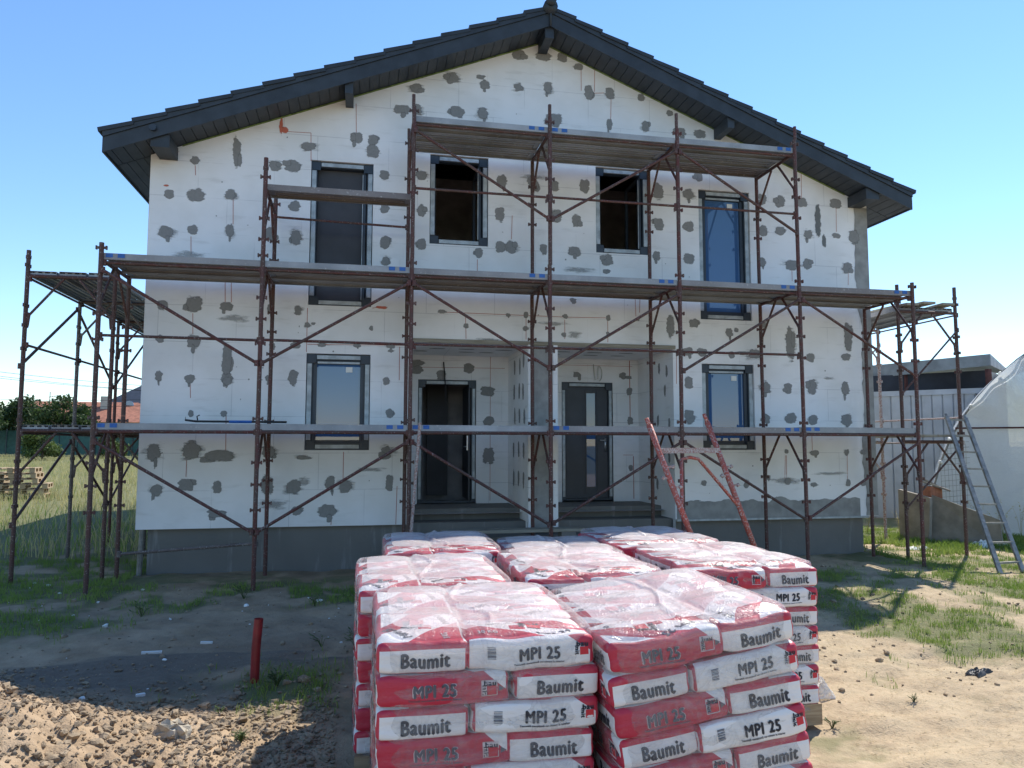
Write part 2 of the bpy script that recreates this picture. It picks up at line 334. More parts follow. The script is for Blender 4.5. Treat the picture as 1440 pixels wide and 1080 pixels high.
PATCH=[(-2.36,3.91,0.06,0.06),(-1.82,4.08,0.06,0.23),(-2.68,3.42,0.07,0.08),(-2.34,3.42,0.12,0.11),(-1.89,3.46,0.08,0.08),(-0.85,4.23,0.11,0.07),(-1.07,3.93,0.12,0.1),(-1.31,3.91,0.08,0.08),(-1.03,3.35,0.09,0.08),(-0.24,4.4,0.04,0.08),(-0.19,4.41,0.1,0.09),(0.04,4.4,0.08,0.09),(0.04,4.23,0.11,0.11),(0.21,3.9,0.08,0.08),(0.65,5.24,0.1,0.08),(0.44,4.89,0.13,0.08),(0.66,4.91,0.08,0.09),(1.17,5.44,0.11,0.1),(1.6,5.5,0.07,0.04),(1.67,5.39,0.08,0.08),(2.18,5.4,0.07,0.07),(2.64,5.44,0.07,0.1),(2.19,5.92,0.12,0.09),(2.57,5.93,0.13,0.09),(2.87,5.94,0.09,0.08),(3.13,5.82,0.08,0.06),(1.25,4.93,0.12,0.1),(1.64,4.94,0.08,0.1),(2.72,4.93,0.15,0.12),(1.93,3.92,0.09,0.1),(2.41,3.92,0.09,0.14),(2.75,3.91,0.06,0.09),(3.21,3.93,0.09,0.11),(0.74,3.93,0.09,0.08),(3.29,5.42,0.08,0.13),(3.63,5.44,0.08,0.1),(4.14,5.42,0.06,0.08),(3.62,4.95,0.05,0.11),(4.21,4.96,0.07,0.1),(4.61,5.21,0.06,0.05),(4.77,4.92,0.13,0.09),(5.11,4.92,0.11,0.08),(4.4,3.94,0.1,0.13),(4.9,3.92,0.09,0.09),(5.08,4.22,0.09,0.08),(5.47,4.32,0.07,0.04),(6.17,3.92,0.07,0.1),(6.47,3.91,0.1,0.11),(6.86,3.92,0.11,0.09),(7.47,3.94,0.11,0.09),(6.16,3.42,0.08,0.1),(6.46,3.43,0.09,0.08),(6.96,3.4,0.08,0.09),(7.47,3.41,0.08,0.05),(7.79,3.4,0.1,0.12),(6.14,2.91,0.06,0.08),(6.64,2.88,0.12,0.1),(6.93,2.91,0.09,0.1),(7.65,2.88,0.09,0.11),(-2.7,2.88,0.1,0.09),(-2.36,2.93,0.07,0.08),(-1.88,2.95,0.06,0.1),(-1.35,2.93,0.1,0.1),(-1.0,2.9,0.08,0.12),(-2.72,1.88,0.07,0.08),(-2.31,1.9,0.12,0.12),(-1.89,1.89,0.09,0.07),(-1.33,1.88,0.03,0.07),(-0.95,1.87,0.05,0.08),(-0.82,1.67,0.04,0.04),(-0.74,1.69,0.03,0.02),(-2.72,1.42,0.06,0.06),(-2.3,1.4,0.09,0.11),(-1.86,1.16,0.07,0.25),(-1.86,0.92,0.08,0.08),(-1.27,1.35,0.04,0.05),(-0.97,1.38,0.07,0.05),(-0.62,1.39,0.06,0.03),(-2.72,0.92,0.05,0.08),(-2.33,0.89,0.07,0.07),(-1.85,0.87,0.06,0.06),(-1.32,0.91,0.04,0.06),(-0.99,0.93,0.07,0.12),(0.22,3.39,0.07,0.07),(0.75,3.4,0.07,0.1),(0.23,2.9,0.08,0.1),(0.24,2.62,0.06,0.08),(0.59,2.93,0.05,0.12),(0.75,2.91,0.07,0.1),(1.9,3.42,0.08,0.12),(1.92,2.92,0.08,0.1),(2.07,2.93,0.09,0.11),(2.78,3.45,0.08,0.11),(2.57,2.92,0.06,0.09),(1.59,2.82,0.07,0.09),(1.05,1.93,0.06,0.03),(1.41,1.73,0.04,0.04),(2.03,1.91,0.04,0.03),(2.3,1.92,0.04,0.05),(2.29,1.72,0.04,0.04),(2.9,1.92,0.04,0.04),(2.88,1.64,0.04,0.04),(0.06,1.65,0.03,0.04),(0.58,1.73,0.02,0.04),(-0.12,1.4,0.04,0.03),(0.34,1.4,0.06,0.03),(0.33,1.34,0.04,0.02),(3.08,3.39,0.08,0.12),(3.05,2.92,0.11,0.08),(3.56,2.81,0.1,0.1),(3.54,2.63,0.06,0.04),(3.03,2.16,0.05,0.05),(3.57,1.92,0.04,0.05),(3.56,1.68,0.03,0.03),(4.04,1.92,0.03,0.03),(4.4,3.42,0.1,0.11),(4.9,3.41,0.09,0.09),(4.36,2.91,0.07,0.08),(4.89,2.9,0.1,0.09),(4.57,1.84,0.07,0.19),(4.95,1.88,0.09,0.08),(5.54,1.76,0.07,0.08),(5.66,1.8,0.04,0.04),(6.13,1.91,0.05,0.06),(4.85,1.44,0.09,0.07),(5.08,1.44,0.09,0.07),(5.57,1.41,0.06,0.06),(5.95,1.43,0.1,0.09),(5.76,1.44,0.15,0.03),(6.58,1.62,0.08,0.29),(6.93,1.4,0.08,0.08),(4.85,0.95,0.08,0.11),(4.85,0.44,0.1,0.12),(6.14,0.91,0.09,0.1),(6.52,0.9,0.08,0.09),(6.93,0.93,0.09,0.13),(7.53,0.92,0.08,0.13),(6.13,0.42,0.08,0.08),(6.55,0.43,0.11,0.09),(6.94,0.41,0.09,0.09),(7.53,0.4,0.11,0.11),(6.46,-0.09,0.04,0.04),(6.95,-0.11,0.08,0.05),(7.51,-0.11,0.04,0.05),(7.8,-0.1,0.05,0.05),(5.07,-0.57,0.04,0.04),(5.77,-0.59,0.04,0.07),(6.15,-0.49,0.03,0.04),(6.47,-0.55,0.05,0.06),(6.92,-0.6,0.06,0.03),(7.52,-0.59,0.05,0.06),(7.79,-0.6,0.06,0.04),(4.95,-0.83,0.05,0.01),(7.61,1.76,0.08,0.25),(7.56,1.42,0.09,0.07),(-2.74,-0.1,0.09,0.13),(-2.28,-0.07,0.12,0.13),(-1.93,-0.14,0.2,0.09),(-2.7,-0.6,0.08,0.08),(-2.32,-0.53,0.11,0.1),(-1.93,-0.56,0.06,0.09),(-1.93,-0.91,0.14,0.06),(-2.3,0.42,0.04,0.05),(-1.88,0.42,0.05,0.05),(-1.29,-0.09,0.09,0.09),(-1.29,-0.54,0.09,0.15),(-0.94,-0.57,0.1,0.11),(-0.81,-0.17,0.1,0.03),(-0.46,-0.52,0.07,0.11),(-0.26,-0.57,0.09,0.09),(0.29,-0.1,0.09,0.1),(0.34,-0.52,0.06,0.12),(-0.9,-0.89,0.08,0.07),(-0.5,-0.9,0.13,0.1),(-0.15,1.4,0.04,0.03),(0.28,0.9,0.05,0.06),(0.33,0.45,0.06,0.07)]
LINES=[(-1.25,4.42,-0.83,4.43),(-0.83,4.43,-0.82,4.02),(-2.36,3.84,-2.35,3.7),(-2.38,2.84,-2.37,2.57),(-1.85,3.4,-1.84,3.04),(-1.92,2.25,-1.91,1.95),(-1.84,2.26,-1.83,1.95),(-2.32,1.78,-2.31,1.5),(-2.32,0.83,-2.31,0.63),(-0.82,1.91,-0.82,1.29),(-0.21,4.92,-0.2,4.49),(3.17,5.77,3.17,5.44),(3.39,5.84,3.38,5.44),(3.38,5.42,3.54,5.44),(3.65,5.36,3.64,5.01),(2.09,3.41,2.08,3.05),(1.57,2.72,1.57,2.54),(1.04,1.92,2.96,1.91),(1.4,1.9,1.41,1.54),(2.3,1.88,2.3,1.56),(2.89,1.87,2.89,1.58),(2.92,1.91,3.53,1.92),(3.56,1.87,3.56,1.55),(4.0,2.28,4.01,1.96),(4.08,2.28,4.07,2.02),(6.91,0.18,6.91,-0.07),(6.46,-0.15,6.45,-0.52),(6.44,-0.15,6.42,-0.52),(7.52,-0.12,7.51,-0.56),(4.66,1.44,4.65,0.94),(7.48,3.88,7.47,3.47),(6.65,2.84,6.65,2.62),(7.66,2.8,7.65,2.6),(6.87,4.43,6.86,3.99),(-2.33,-0.2,-2.33,-0.42),(-1.85,0.42,-1.84,-0.07),(0.46,1.4,0.46,0.92),(-0.81,1.4,0.54,1.42),(-0.29,-0.09,-0.29,-0.49),(-0.43,-0.9,-0.44,-1.09),(0.45,-0.57,0.44,-1.1),(-1.23,4.62,-1.22,4.43),(0.07,1.94,0.24,1.97)]

# ---------------------------------------------------------------- camera, sun, sky
YAW, PITCH, ROLL, FPX = 0.1947, 0.0826, 0.0011, 1044.1
fw = Vector((math.sin(YAW) * math.cos(PITCH), math.cos(YAW) * math.cos(PITCH), math.sin(PITCH)))
rt = Vector((math.cos(YAW), -math.sin(YAW), 0)); up = rt.cross(fw)
rt, up = rt * math.cos(ROLL) + up * math.sin(ROLL), up * math.cos(ROLL) - rt * math.sin(ROLL)
cd = bpy.data.cameras.new('camera'); cam = bpy.data.objects.new('camera', cd); COL.objects.link(cam)
cam.matrix_world = Matrix(((rt.x, up.x, -fw.x, 0), (rt.y, up.y, -fw.y, 0), (rt.z, up.z, -fw.z, 0), (0, 0, 0, 1)))
cd.sensor_width = 36; cd.sensor_fit = 'HORIZONTAL'; cd.lens = FPX / 1440 * 36; cd.clip_end = 5000; cd.clip_start = .05
scene.camera = cam
SX, SY = .58, .57                                     # horizontal run towards the sun per metre of height
sun_dir = Vector((SX, SY, 1)).normalized()
sl = bpy.data.lights.new('sun', 'SUN'); so = bpy.data.objects.new('sun', sl); COL.objects.link(so)
so.rotation_euler = sun_dir.to_track_quat('Z', 'Y').to_euler(); sl.energy = 4.2; sl.angle = R_(.53); sl.color = (1, .95, .86)
w = bpy.data.worlds.new('World'); scene.world = w; w.use_nodes = True; nt = w.node_tree
sk = nt.nodes.new('ShaderNodeTexSky'); sk.sky_type = 'NISHITA'; sk.sun_disc = False
sk.sun_elevation = math.asin(sun_dir.z); sk.sun_rotation = math.atan2(SX, SY)
sk.altitude = 80; sk.air_density = 1.0; sk.dust_density = .0; sk.ozone_density = 2.6
hs = nt.nodes.new('ShaderNodeHueSaturation'); hs.inputs['Saturation'].default_value = 1.12; nt.links.new(sk.outputs[0], hs.inputs['Color']); nt.links.new(hs.outputs[0], nt.nodes['Background'].inputs[0]); nt.nodes['Background'].inputs[1].default_value = .15
scene.view_settings.view_transform = 'Standard'; scene.view_settings.look = 'None'; scene.view_settings.gamma = 1
scene.view_settings.exposure = .62
scene.cycles.max_bounces = 10; scene.cycles.transparent_max_bounces = 24; scene.cycles.diffuse_bounces = 4

# ---------------------------------------------------------------- ground
def gh(x, y):
    x = np.asarray(x, float); y = np.asarray(y, float)
    z = np.full(np.broadcast(x, y).shape, G0)
    z = z - .195 * np.exp(-((y - 4.6) / 2.3) ** 2)                                   # lower by the pallets
    z = z + np.clip((y - 11), 0, 60) * .0175 * np.clip((1.0 - x) / 4, 0, 1)         # field rises on the left
    near = np.exp(-np.clip(np.hypot(x, y - 6) - 7, 0, 99) / 8)
    z = z + near * ((fbm(x * .8, y * .8, 3) - .5) * .12 + (fbm(x * 4, y * 4, 5) - .5) * .05 + np.clip(.58 - np.abs(fbm(x * .7 + y * .5, y * 1.6, 15) - .5) * 9, 0, 1) * -.025)
    m1 = np.exp(-((x + 3.2) / 1.3) ** 2 - ((y - 4.5) / 1.2) ** 2) * .86 + np.exp(-((x + 1.6) / 1.0) ** 2 - ((y - 3.6) / 1.2) ** 2) * .16
    rough = np.clip(m1 * 2.2, 0, 1) + .55 * np.clip((5.9 - y) / .8, 0, 1) * np.clip((-.1 - x) / .5, 0, 1)
    rough = np.clip(rough, 0, 1)
    z = z + m1 + rough * ((fbm(x * 9, y * 9, 21, 4) - .5) * .20 + np.abs(fbm(x * 5, y * 5, 31, 3) - .5) * .12)
    rt_ = np.clip((x - 2.5) / 1.5, 0, 1) * np.clip((8 - y) / 2, 0, 1)
    z = z + rt_ * ((fbm(x * 2.5 + y, y * 6, 41, 4) - .5) * .05)
    pit = np.exp(-(((x - 1.5) / 3) ** 2 + ((y - 4.5) / 2.5) ** 2))
    z = z * (1 - .0) - pit * 0
    return z
def axis(lo, hi, step, far, grow=1.12):
    a = list(np.arange(lo, hi, step)); s = step; v = a[-1]
    while v < far: s *= grow; v += s; a.append(v)
    s = step; v = lo; b = []
    while v > -far: s *= grow; v -= s; b.append(v)
    return np.array(b[::-1] + a)
GX = axis(-3.6, 8.4, .028, 1600); GY = axis(2.2, 11.0, .03, 1600)
XX, YY = np.meshgrid(GX, GY); ZZ = gh(XX, YY)
def masks(x, y):
    n = fbm(x * .9, y * .9, 51); n2 = fbm(x * 3.1, y * 3.1, 61)
    gr = np.zeros_like(x)
    right = np.clip((x - 3.2) / .8, 0, 1) * np.clip((y - 5.7 + (x - 4) * .12) / .4, 0, 1)
    gr = np.maximum(gr, right * np.clip((n * .55 + n2 * .45 - .40) * 7, 0, 1))
    gr = np.maximum(gr, np.clip((x - 7.4) / 1, 0, 1) * np.clip((y - 9) / 1, 0, 1) * np.clip((n2 - .44) * 6, 0, 1))
    left = np.clip((-2.0 - x) / .6, 0, 1) * np.clip((y - 7.1) / .8, 0, 1)
    gr = np.maximum(gr, left * np.clip((n * .5 + n2 * .5 - .36) * 7, 0, 1))
    band = np.clip((y - 8.2) / .5, 0, 1) * (x < 4.5) * np.clip((10.8 - y), 0, 1)
    gr = np.maximum(gr, band * np.clip((n2 - .45) * 8, 0, 1) * .95)
    gr = np.maximum(gr, np.clip((-3.4 - x) / 2, 0, 1) * np.clip((y - 12) / 2, 0, 1))
    gr = np.maximum(gr, np.exp(-((x + .55) / .55) ** 2 - ((y - 5.95) / .45) ** 2) * 1.3 * np.clip((n2 - .3) * 4, 0, 1))
    gr = np.maximum(gr, np.clip(np.hypot(x, y) - 22, 0, 1))
    gr = np.maximum(gr, (x > 2.6) * (y < 6) * np.clip((n2 - .66) * 6, 0, 1) * .7)
    return np.clip(gr, 0, 1)
GR = masks(XX, YY)
SAND = np.clip(np.clip((XX - 1.0) / 2, 0, 1) * (.75 + .5 * (fbm(XX * 1.7, YY * 4, 71) - .5)) + .12 * np.clip((5.9 - YY) / .6, 0, 1) * (XX < 0), 0, 1) * (YY < 14)
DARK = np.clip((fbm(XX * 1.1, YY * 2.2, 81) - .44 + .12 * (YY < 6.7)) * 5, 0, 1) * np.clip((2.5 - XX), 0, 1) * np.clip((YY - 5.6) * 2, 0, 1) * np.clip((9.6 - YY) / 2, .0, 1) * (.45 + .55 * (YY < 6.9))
ny, nx = XX.shape
idx = np.arange(nx * ny).reshape(ny, nx)
F = np.stack([idx[:-1, :-1], idx[:-1, 1:], idx[1:, 1:], idx[1:, :-1]], -1).reshape(-1, 4)
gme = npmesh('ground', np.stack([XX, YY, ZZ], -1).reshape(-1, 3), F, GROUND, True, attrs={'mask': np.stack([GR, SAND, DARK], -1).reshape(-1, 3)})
tag(link(bpy.data.objects.new('ground', gme)), kind='structure')

# ---------------------------------------------------------------- grass, straw, clods
def blades(name, P, h, wd, mat, lean=.45, label=None, cat=None):
    n = len(P); th = rng.uniform(0, 2 * np.pi, n); h = h * rng.uniform(.5, 1.25, n); wv = wd * rng.uniform(.6, 1.3, n)
    dx, dy = np.cos(th), np.sin(th); ph = rng.uniform(0, 2 * np.pi, n); l = rng.uniform(.1, 1, n) * lean * h
    lx, ly = np.cos(ph) * l, np.sin(ph) * l
    V = np.zeros((n, 5, 3)); wx, wy = dx * wv / 2, dy * wv / 2
    V[:, 0] = P + np.stack([-wx, -wy, np.full(n, -.01)], -1); V[:, 1] = P + np.stack([wx, wy, np.full(n, -.01)], -1)
    V[:, 2] = P + np.stack([wx * .8 + lx * .3, wy * .8 + ly * .3, h * .55], -1); V[:, 3] = P + np.stack([-wx * .8 + lx * .3, -wy * .8 + ly * .3, h * .55], -1)
    V[:, 4] = P + np.stack([lx, ly, h], -1)
    b = np.arange(n)[:, None] * 5
    F3 = np.concatenate([b + [0, 1, 2], b + [0, 2, 3], b + [3, 2, 4]])
    o = link(bpy.data.objects.new(name, npmesh(name, V.reshape(-1, 3), F3, mat)))
    return tag(o, label, cat, kind='stuff')
def scatter(n, x0, x1, y0, y1, prob, jit=.0):
    x = rng.uniform(x0, x1, n); y = rng.uniform(y0, y1, n); k = rng.uniform(0, 1, n) < prob(x, y)
    x, y = x[k], y[k]; return np.stack([x, y, gh(x, y)], -1)
def clump(x, y): return np.clip((fbm(x * 7, y * 7, 91) - .42) * 6, .05, 1)
def free(x, y):   # keep out of house and pallets
    return ~(((x > -2.85) & (x < 7.9) & (y > 9.7) & (y < 22)) | ((x > -.1) & (x < 3.1) & (y > 2.6) & (y < 7.0)))
P = scatter(260000, 2.9, 12, 5.2, 14, lambda x, y: masks(x, y) ** 1.3 * clump(x, y) * free(x, y) * .9)
blades('short_grass', P, .055, .006, GRASS, .8, 'short green grass patches on the sandy ground right of the bag pallets', 'grass')
P = scatter(200000, -10, 2.2, 5.4, 12, lambda x, y: masks(x, y) ** 1.5 * clump(x, y) * free(x, y) * .8)
blades('weedy_grass', P, .065, .007, GRASS, .9, 'low dark weedy grass in the shade left of the house', 'grass')
P = scatter(150000, -34, -2.5, 12, 58, lambda x, y: np.clip(1.25 - y / 70, .2, 1) * (x < -.2 * y + 3) * free(x, y) * (.35 + .65 * (fbm(x * .5, y * .5, 95) > .45)))
k = rng.uniform(0, 1, len(P)) < .45 + .35 * (P[:, 1] > 19)  # share of pale dry blades raised past the house shadow to suggest sunlight
blades('dry_grass', P[k], .30, .013, DRYG, .7, 'tall dry yellow grass covering the field left of the house', 'grass')
blades('field_grass', P[~k], .20, .014, GRASS, .8, 'green grass growing between the dry stems in the left field', 'grass')
P = scatter(26000, 2.9, 9.5, 3.0, 8.5, lambda x, y: np.full(x.shape, .9) * free(x, y))
n = len(P); th = rng.uniform(0, np.pi, n); L = rng.uniform(.006, .028, n); V = np.zeros((n, 3, 3)); P = P + [0, 0, .004]
V[:, 0] = P + np.stack([np.cos(th) * L, np.sin(th) * L, rng.uniform(0, .010, n)], -1); V[:, 1] = P - np.stack([np.cos(th) * L, np.sin(th) * L, 0 * L], -1)
V[:, 2] = P + np.stack([-np.sin(th) * .002, np.cos(th) * .002, np.full(n, .004)], -1)
tag(link(bpy.data.objects.new('straw_litter', npmesh('straw_litter', V.reshape(-1, 3), np.arange(n * 3).reshape(-1, 3), STRAW))), 'pale chopped straw strewn over the sandy ground at right', 'straw', kind='stuff')
def rock(seed, sx=1, sy=1, sz=.7, sub=1):
    import bmesh
    bm = bmesh.new(); bmesh.ops.create_icosphere(bm, subdivisions=sub, radius=1); r = np.random.default_rng(seed)
    planes = [(Vector(r.normal(size=3)).normalized(), r.uniform(.55, .85)) for _ in range(7)]
    for v in bm.verts:
        for nrm, d in planes:
            t = v.co.dot(nrm) - d
            if t > 0: v.co -= nrm * t
        v.co += Vector(r.normal(size=3)) * .13
        v.co = Vector((v.co.x * sx, v.co.y * sy, v.co.z * sz))
    V = np.array([v.co[:] for v in bm.verts]); bm.verts.index_update(); F = np.array([[v.index for v in f.verts] for f in bm.faces]); bm.free(); return V, F
rocks = [rock(i, 1, .8, .65, 1 + (i % 2)) for i in range(10)]
def clods(name, P, s, mat, label, cat):
    Vs, Fs = [], []; off = 0
    for p, sz in zip(P, s):
        V, F_ = rocks[random.randrange(10)]; a = random.random() * 6.28; c, d = math.cos(a), math.sin(a)
        W = V @ np.array([[c, -d, 0], [d, c, 0], [0, 0, 1]]).T * sz; Vs.append(W + p + [0, 0, sz * .25]); Fs.append(F_ + off); off += len(V)
    o = link(bpy.data.objects.new(name, npmesh(name, np.concatenate(Vs), np.concatenate(Fs), mat)))
    return tag(o, label, cat, kind='stuff')
P = scatter(46000, -4.6, -.15, 2.3, 6.7, lambda x, y: np.clip(.25 + fbm(x * 2, y * 2, 97) * 1.0, 0, 1) * np.where(y < 5.75, 1, .16 * (fbm(x * 2, y * 3, 99) > .48)))
clods('soil_clods', P, rng.gamma(1.1, .0068, len(P)) + .003, CLOD, 'crumbly heap of dry tan soil clods in the sunlit lower left', 'soil')
P = scatter(2600, -4, 9, 5, 9.6, lambda x, y: .8 * free(x, y))
clods('pebbles', P, rng.gamma(1.6, .005, len(P)) + .003, CLOD, 'small pebbles and crumbs scattered over the trodden earth', 'pebbles')
P = scatter(110, -6, 1.5, 5.6, 10.4, lambda x, y: .9 * free(x, y))
clods('white_crumbs', P, rng.gamma(1.6, .006, len(P)) + .005, PAPER, 'white scraps of foam littering the shaded earth by the house', 'foam scraps')
def gz(x, y): return float(gh(np.array([x]), np.array([y]))[0])
def put_rock(name, x, y, s, mat, label, cat, seed, sub=3, sz=.7):
    V, F_ = rock(seed, 1, .8, sz, sub)
    V = V * s + np.random.default_rng(seed).normal(size=V.shape) * s * .012
    o = link(bpy.data.objects.new(name, npmesh(name, V, F_, mat))); o.location = (x, y, gz(x, y) + s * sz * .45); return tag(o, label, cat)
put_rock('stone', -1.13, 5.05, .10, STONE, 'large pale angular stone lying on the sunlit soil', 'stone', 3, sz=.85)
put_rock('stone', -.86, 5.22, .055, CLOD, 'fist-sized brown clod just right of the large pale stone', 'stone', 5)
put_rock('stone', -.75, 4.55, .05, STONE, 'small reddish-tan stone nearest the left bag pallet, by its shadow edge', 'stone', 6)
put_rock('stone', -.43, 6.05, .05, CLOD, 'round dark stone in the shade to the right of the red pipe', 'stone', 8)

# ---------------------------------------------------------------- weeds
def weed(x, y, h, n, label, mat=LEAF2, wide=1.0, lw=.35):
    m = MB(); m2 = MB()
    for i in range(n):
        a = random.random() * 6.28; l = h * random.uniform(.5, 1.1); o = random.uniform(.2, .8) * wide * h; zz = l
        p0 = Vector((0, 0, -.01)); p1 = Vector((math.cos(a) * o * .4, math.sin(a) * o * .4, zz * .6)); p2 = Vector((math.cos(a) * o, math.sin(a) * o, zz * random.uniform(.7, 1)))
        m2.tube([p0, p1, p2], .0022, 4)
        for k in range(4):
            t = .35 + .22 * k; c = p1.lerp(p2, max(0, t * 1.4 - .4)) if t > .3 else p1; b = a + random.uniform(-1.4, 1.4); ll = h * lw * random.uniform(.6, 1)
            d = Vector((math.cos(b), math.sin(b), random.uniform(-.1, .6))).normalized() * ll; s = Vector((-math.sin(b), math.cos(b), 0)) * ll * .22
            m.add([c, c + d * .5 + s, c + d, c + d * .5 - s], [(0, 1, 2, 3)])
    t = thing('weed', label, 'weed', (x, y, gz(x, y)), group='weeds on the building site')
    m.build('leaves', mat, t); m2.build('stem', mat, t); return t
for x, y, h, n_, l in [(-.62, 6.0, .13, 16, 'low leafy weed clump around the foot of the red pipe'),
    (-.05, 6.9, .16, 12, 'leafy weed tuft in the shade behind the red pipe, left of the bag pallets'),
    (.05, 6.5, .14, 14, 'dark weed tuft touching the left side of the bag pallets'),
    (-.35, 7.0, .15, 6, 'single upright weed halfway between the red pipe and the pallets'),
    (-.72, 4.98, .07, 22, 'bright green creeping weed in the sun below the large pale stone'),
    (-.95, 5.55, .06, 10, 'small bright weed at the edge of the house shadow'),
    (-1.3, 8.9, .17, 12, 'dark weed at the foot of the second scaffold pole from the left'),
    (-2.2, 8.3, .16, 10, 'dark weed in the shade in front of the left foundation corner'),
    (.2, 8.7, .18, 14, 'dark weed clump in front of the left part of the foundation, near the pallets'),
    (-.5, 8.4, .15, 10, 'low weed on the shaded path in front of the foundation'),
    (3.95, 4.9, .05, 14, 'flat green weed on the sandy ground right of the bag stack'),
    (5.5, 4.45, .16, 2, 'thin lone green stalk on the sandy ground at lower right'),
    (3.15, 4.7, .07, 12, 'grass tuft beside the wooden pallet corner at right')]:
    weed(x, y, h, n_, l)

# ---------------------------------------------------------------- house
XA, XB, YF, XC = -2.93, 8.04, 10.60, 2.555
ZB, YBK, SL, ZAP = -1.105, 22.0, .40, 6.14
def rake(x): return ZAP - SL * abs(x - XC)
house = thing('house', 'unfinished two-storey house clad in white insulation boards with grey patches and black gable roof', 'house', (XC, YF, G0))
HI = Matrix.Translation((-XC, -YF, -G0))
def hpart(mb, name, mats, parent=None, smooth=False):
    mb.v = [(x - XC, y - YF, z - G0) for x, y, z in mb.v]
    return mb.build(name, mats, house if parent is None else parent, smooth)
WIN = [(-.815, .053, 1.955, 4.04, 'dark'), (.867, 1.73, 2.92, 4.26, 'dark'), (3.39, 4.24, 2.92, 4.26, 'dark'), (5.07, 5.94, 1.955, 4.02, 'glass'),
       (-.818, .056, -.067, 1.275, 'glass'), (5.07, 5.945, -.063, 1.262, 'glass')]
PORCH = [(.59, 2.32), (2.75, 4.60)]; PZ = 1.47; PB = -1.25
holes = [(a, b, c, d) for a, b, c, d, _ in WIN] + [(a, b, -2.2, PZ) for a, b in PORCH]
wl = MB()
cuts = sorted({XA, XB, XC} | {v for h in holes for v in h[:2]})
for x0, x1 in zip(cuts[:-1], cuts[1:]):
    xm = (x0 + x1) / 2; hs = sorted([h for h in holes if h[0] < xm < h[1]], key=lambda h: h[2]); z = ZB
    for h in hs:
        if h[2] > z: wl.add([(x0, YF, z), (x1, YF, z), (x1, YF, h[2]), (x0, YF, h[2])], [(0, 1, 2, 3)])
        z = max(z, h[3])
    wl.add([(x0, YF, z), (x1, YF, z), (x1, YF, rake(x1)), (x0, YF, rake(x0))], [(0, 1, 2, 3)])
# side, back walls, underside of the boards
for x, s in ((XA, 1), (XB, -1)):
    vs = [(x, YF, ZB), (x, YBK, ZB), (x, YBK, rake(x)), (x, YF, rake(x))]; wl.add(vs, [(0, 3, 2, 1) if s > 0 else (0, 1, 2, 3)])
    wl.add([(x, YF, ZB), (x + s * .1, YF, ZB), (x + s * .1, YBK, ZB), (x, YBK, ZB)], [(0, 1, 2, 3)])
wl.add([(XA, YBK, ZB), (XB, YBK, ZB), (XB, YBK, rake(XB)), (XC, YBK, ZAP), (XA, YBK, rake(XA))], [(0, 1, 2, 3, 4)])
for a, b in ((XA, .59), (4.60, XB)): wl.add([(a, YF, ZB), (b, YF, ZB), (b, YF + .12, ZB), (a, YF + .12, ZB)], [(0, 1, 2, 3)])
for x0, x1, z0, z1, _ in WIN:     # window reveals
    y1 = YF + .30
    for q in ([(x0, YF, z0), (x0, y1, z0), (x0, y1, z1), (x0, YF, z1)], [(x1, YF, z0), (x1, YF, z1), (x1, y1, z1), (x1, y1, z0)],
              [(x0, YF, z1), (x0, y1, z1), (x1, y1, z1), (x1, YF, z1)], [(x0, YF, z0), (x1, YF, z0), (x1, y1, z0), (x0, y1, z0)]): wl.add(q, [(0, 1, 2, 3)])
YP = 12.10
DOORS = [(.83, 1.785, -.925, 1.072), (3.24, 4.14, -.915, 1.073)]
for (x0, x1), d in zip(PORCH, DOORS):   # recess: side walls, ceiling, back wall with the door opening
    wl.add([(x0, YF, PB), (x0, YP, PB), (x0, YP, PZ), (x0, YF, PZ)], [(0, 3, 2, 1)])
    wl.add([(x1, YF, PB), (x1, YP, PB), (x1, YP, PZ), (x1, YF, PZ)], [(0, 1, 2, 3)])
    wl.add([(x0, YF, PZ), (x1, YF, PZ), (x1, YP, PZ), (x0, YP, PZ)], [(0, 1, 2, 3)])
    wl.add([(x0, YP, PB), (d[0], YP, PB), (d[0], YP, PZ), (x0, YP, PZ)], [(0, 1, 2, 3)])
    wl.add([(d[1], YP, PB), (x1, YP, PB), (x1, YP, PZ), (d[1], YP, PZ)], [(0, 1, 2, 3)])
    wl.add([(d[0], YP, d[3]), (d[1], YP, d[3]), (d[1], YP, PZ), (d[0], YP, PZ)], [(0, 1, 2, 3)])
# foam edge strips of the dividing wall stand 2 cm proud of its rendered face
patch_v, patch_f, patch_a = [], [], []
NW = len(wl.v)
def patch(cx, cz, hw, hh, y=None, ax='x', mi=1, n=26, jag=.36, off=.004, sgn=-1, shape=None):
    """irregular fan just proud of the surface; rim attribute 1 at the centre, 0 at the rim"""
    y = YF if y is None else y; r = random.Random(int(cx * 977 + cz * 7919 + hw * 313)); b = len(wl.v)
    off = off + (len(wl.v) % 7) * .0003
    def P(u, v):
        if ax == 'x': return (cx + u, y - off, cz + v)
        if ax == 'y': return (y + off * sgn, cx + u, cz + v)
        return (cx + u, cz + v, y - off)
    rad = [1 + jag * (r.random() - .6) for _ in range(n)]; rad = [(rad[i - 1] + rad[i] * 2 + rad[(i + 1) % n]) / 4 for i in range(n)]
    vs = [P(0, 0)]; at = [1.0]
    for s, a in ((.62, .62), (1.28, 0.0)):
        for i in range(n):
            t = 2 * math.pi * i / n; c, d = math.cos(t), math.sin(t)
            e = 1 / (abs(c) ** 2.6 + abs(d) ** 2.6) ** (1 / 2.6)
            vs.append(P(c * e * rad[i] * hw * s, d * e * rad[i] * hh * s)); at.append(a)
    fs = [(0, 1 + i, 1 + (i + 1) % n) for i in range(n)] + [(1 + i, 1 + n + i, 1 + n + (i + 1) % n, 1 + (i + 1) % n) for i in range(n)]
    wl.add(vs, fs, mi); patch_a.append((b, at))
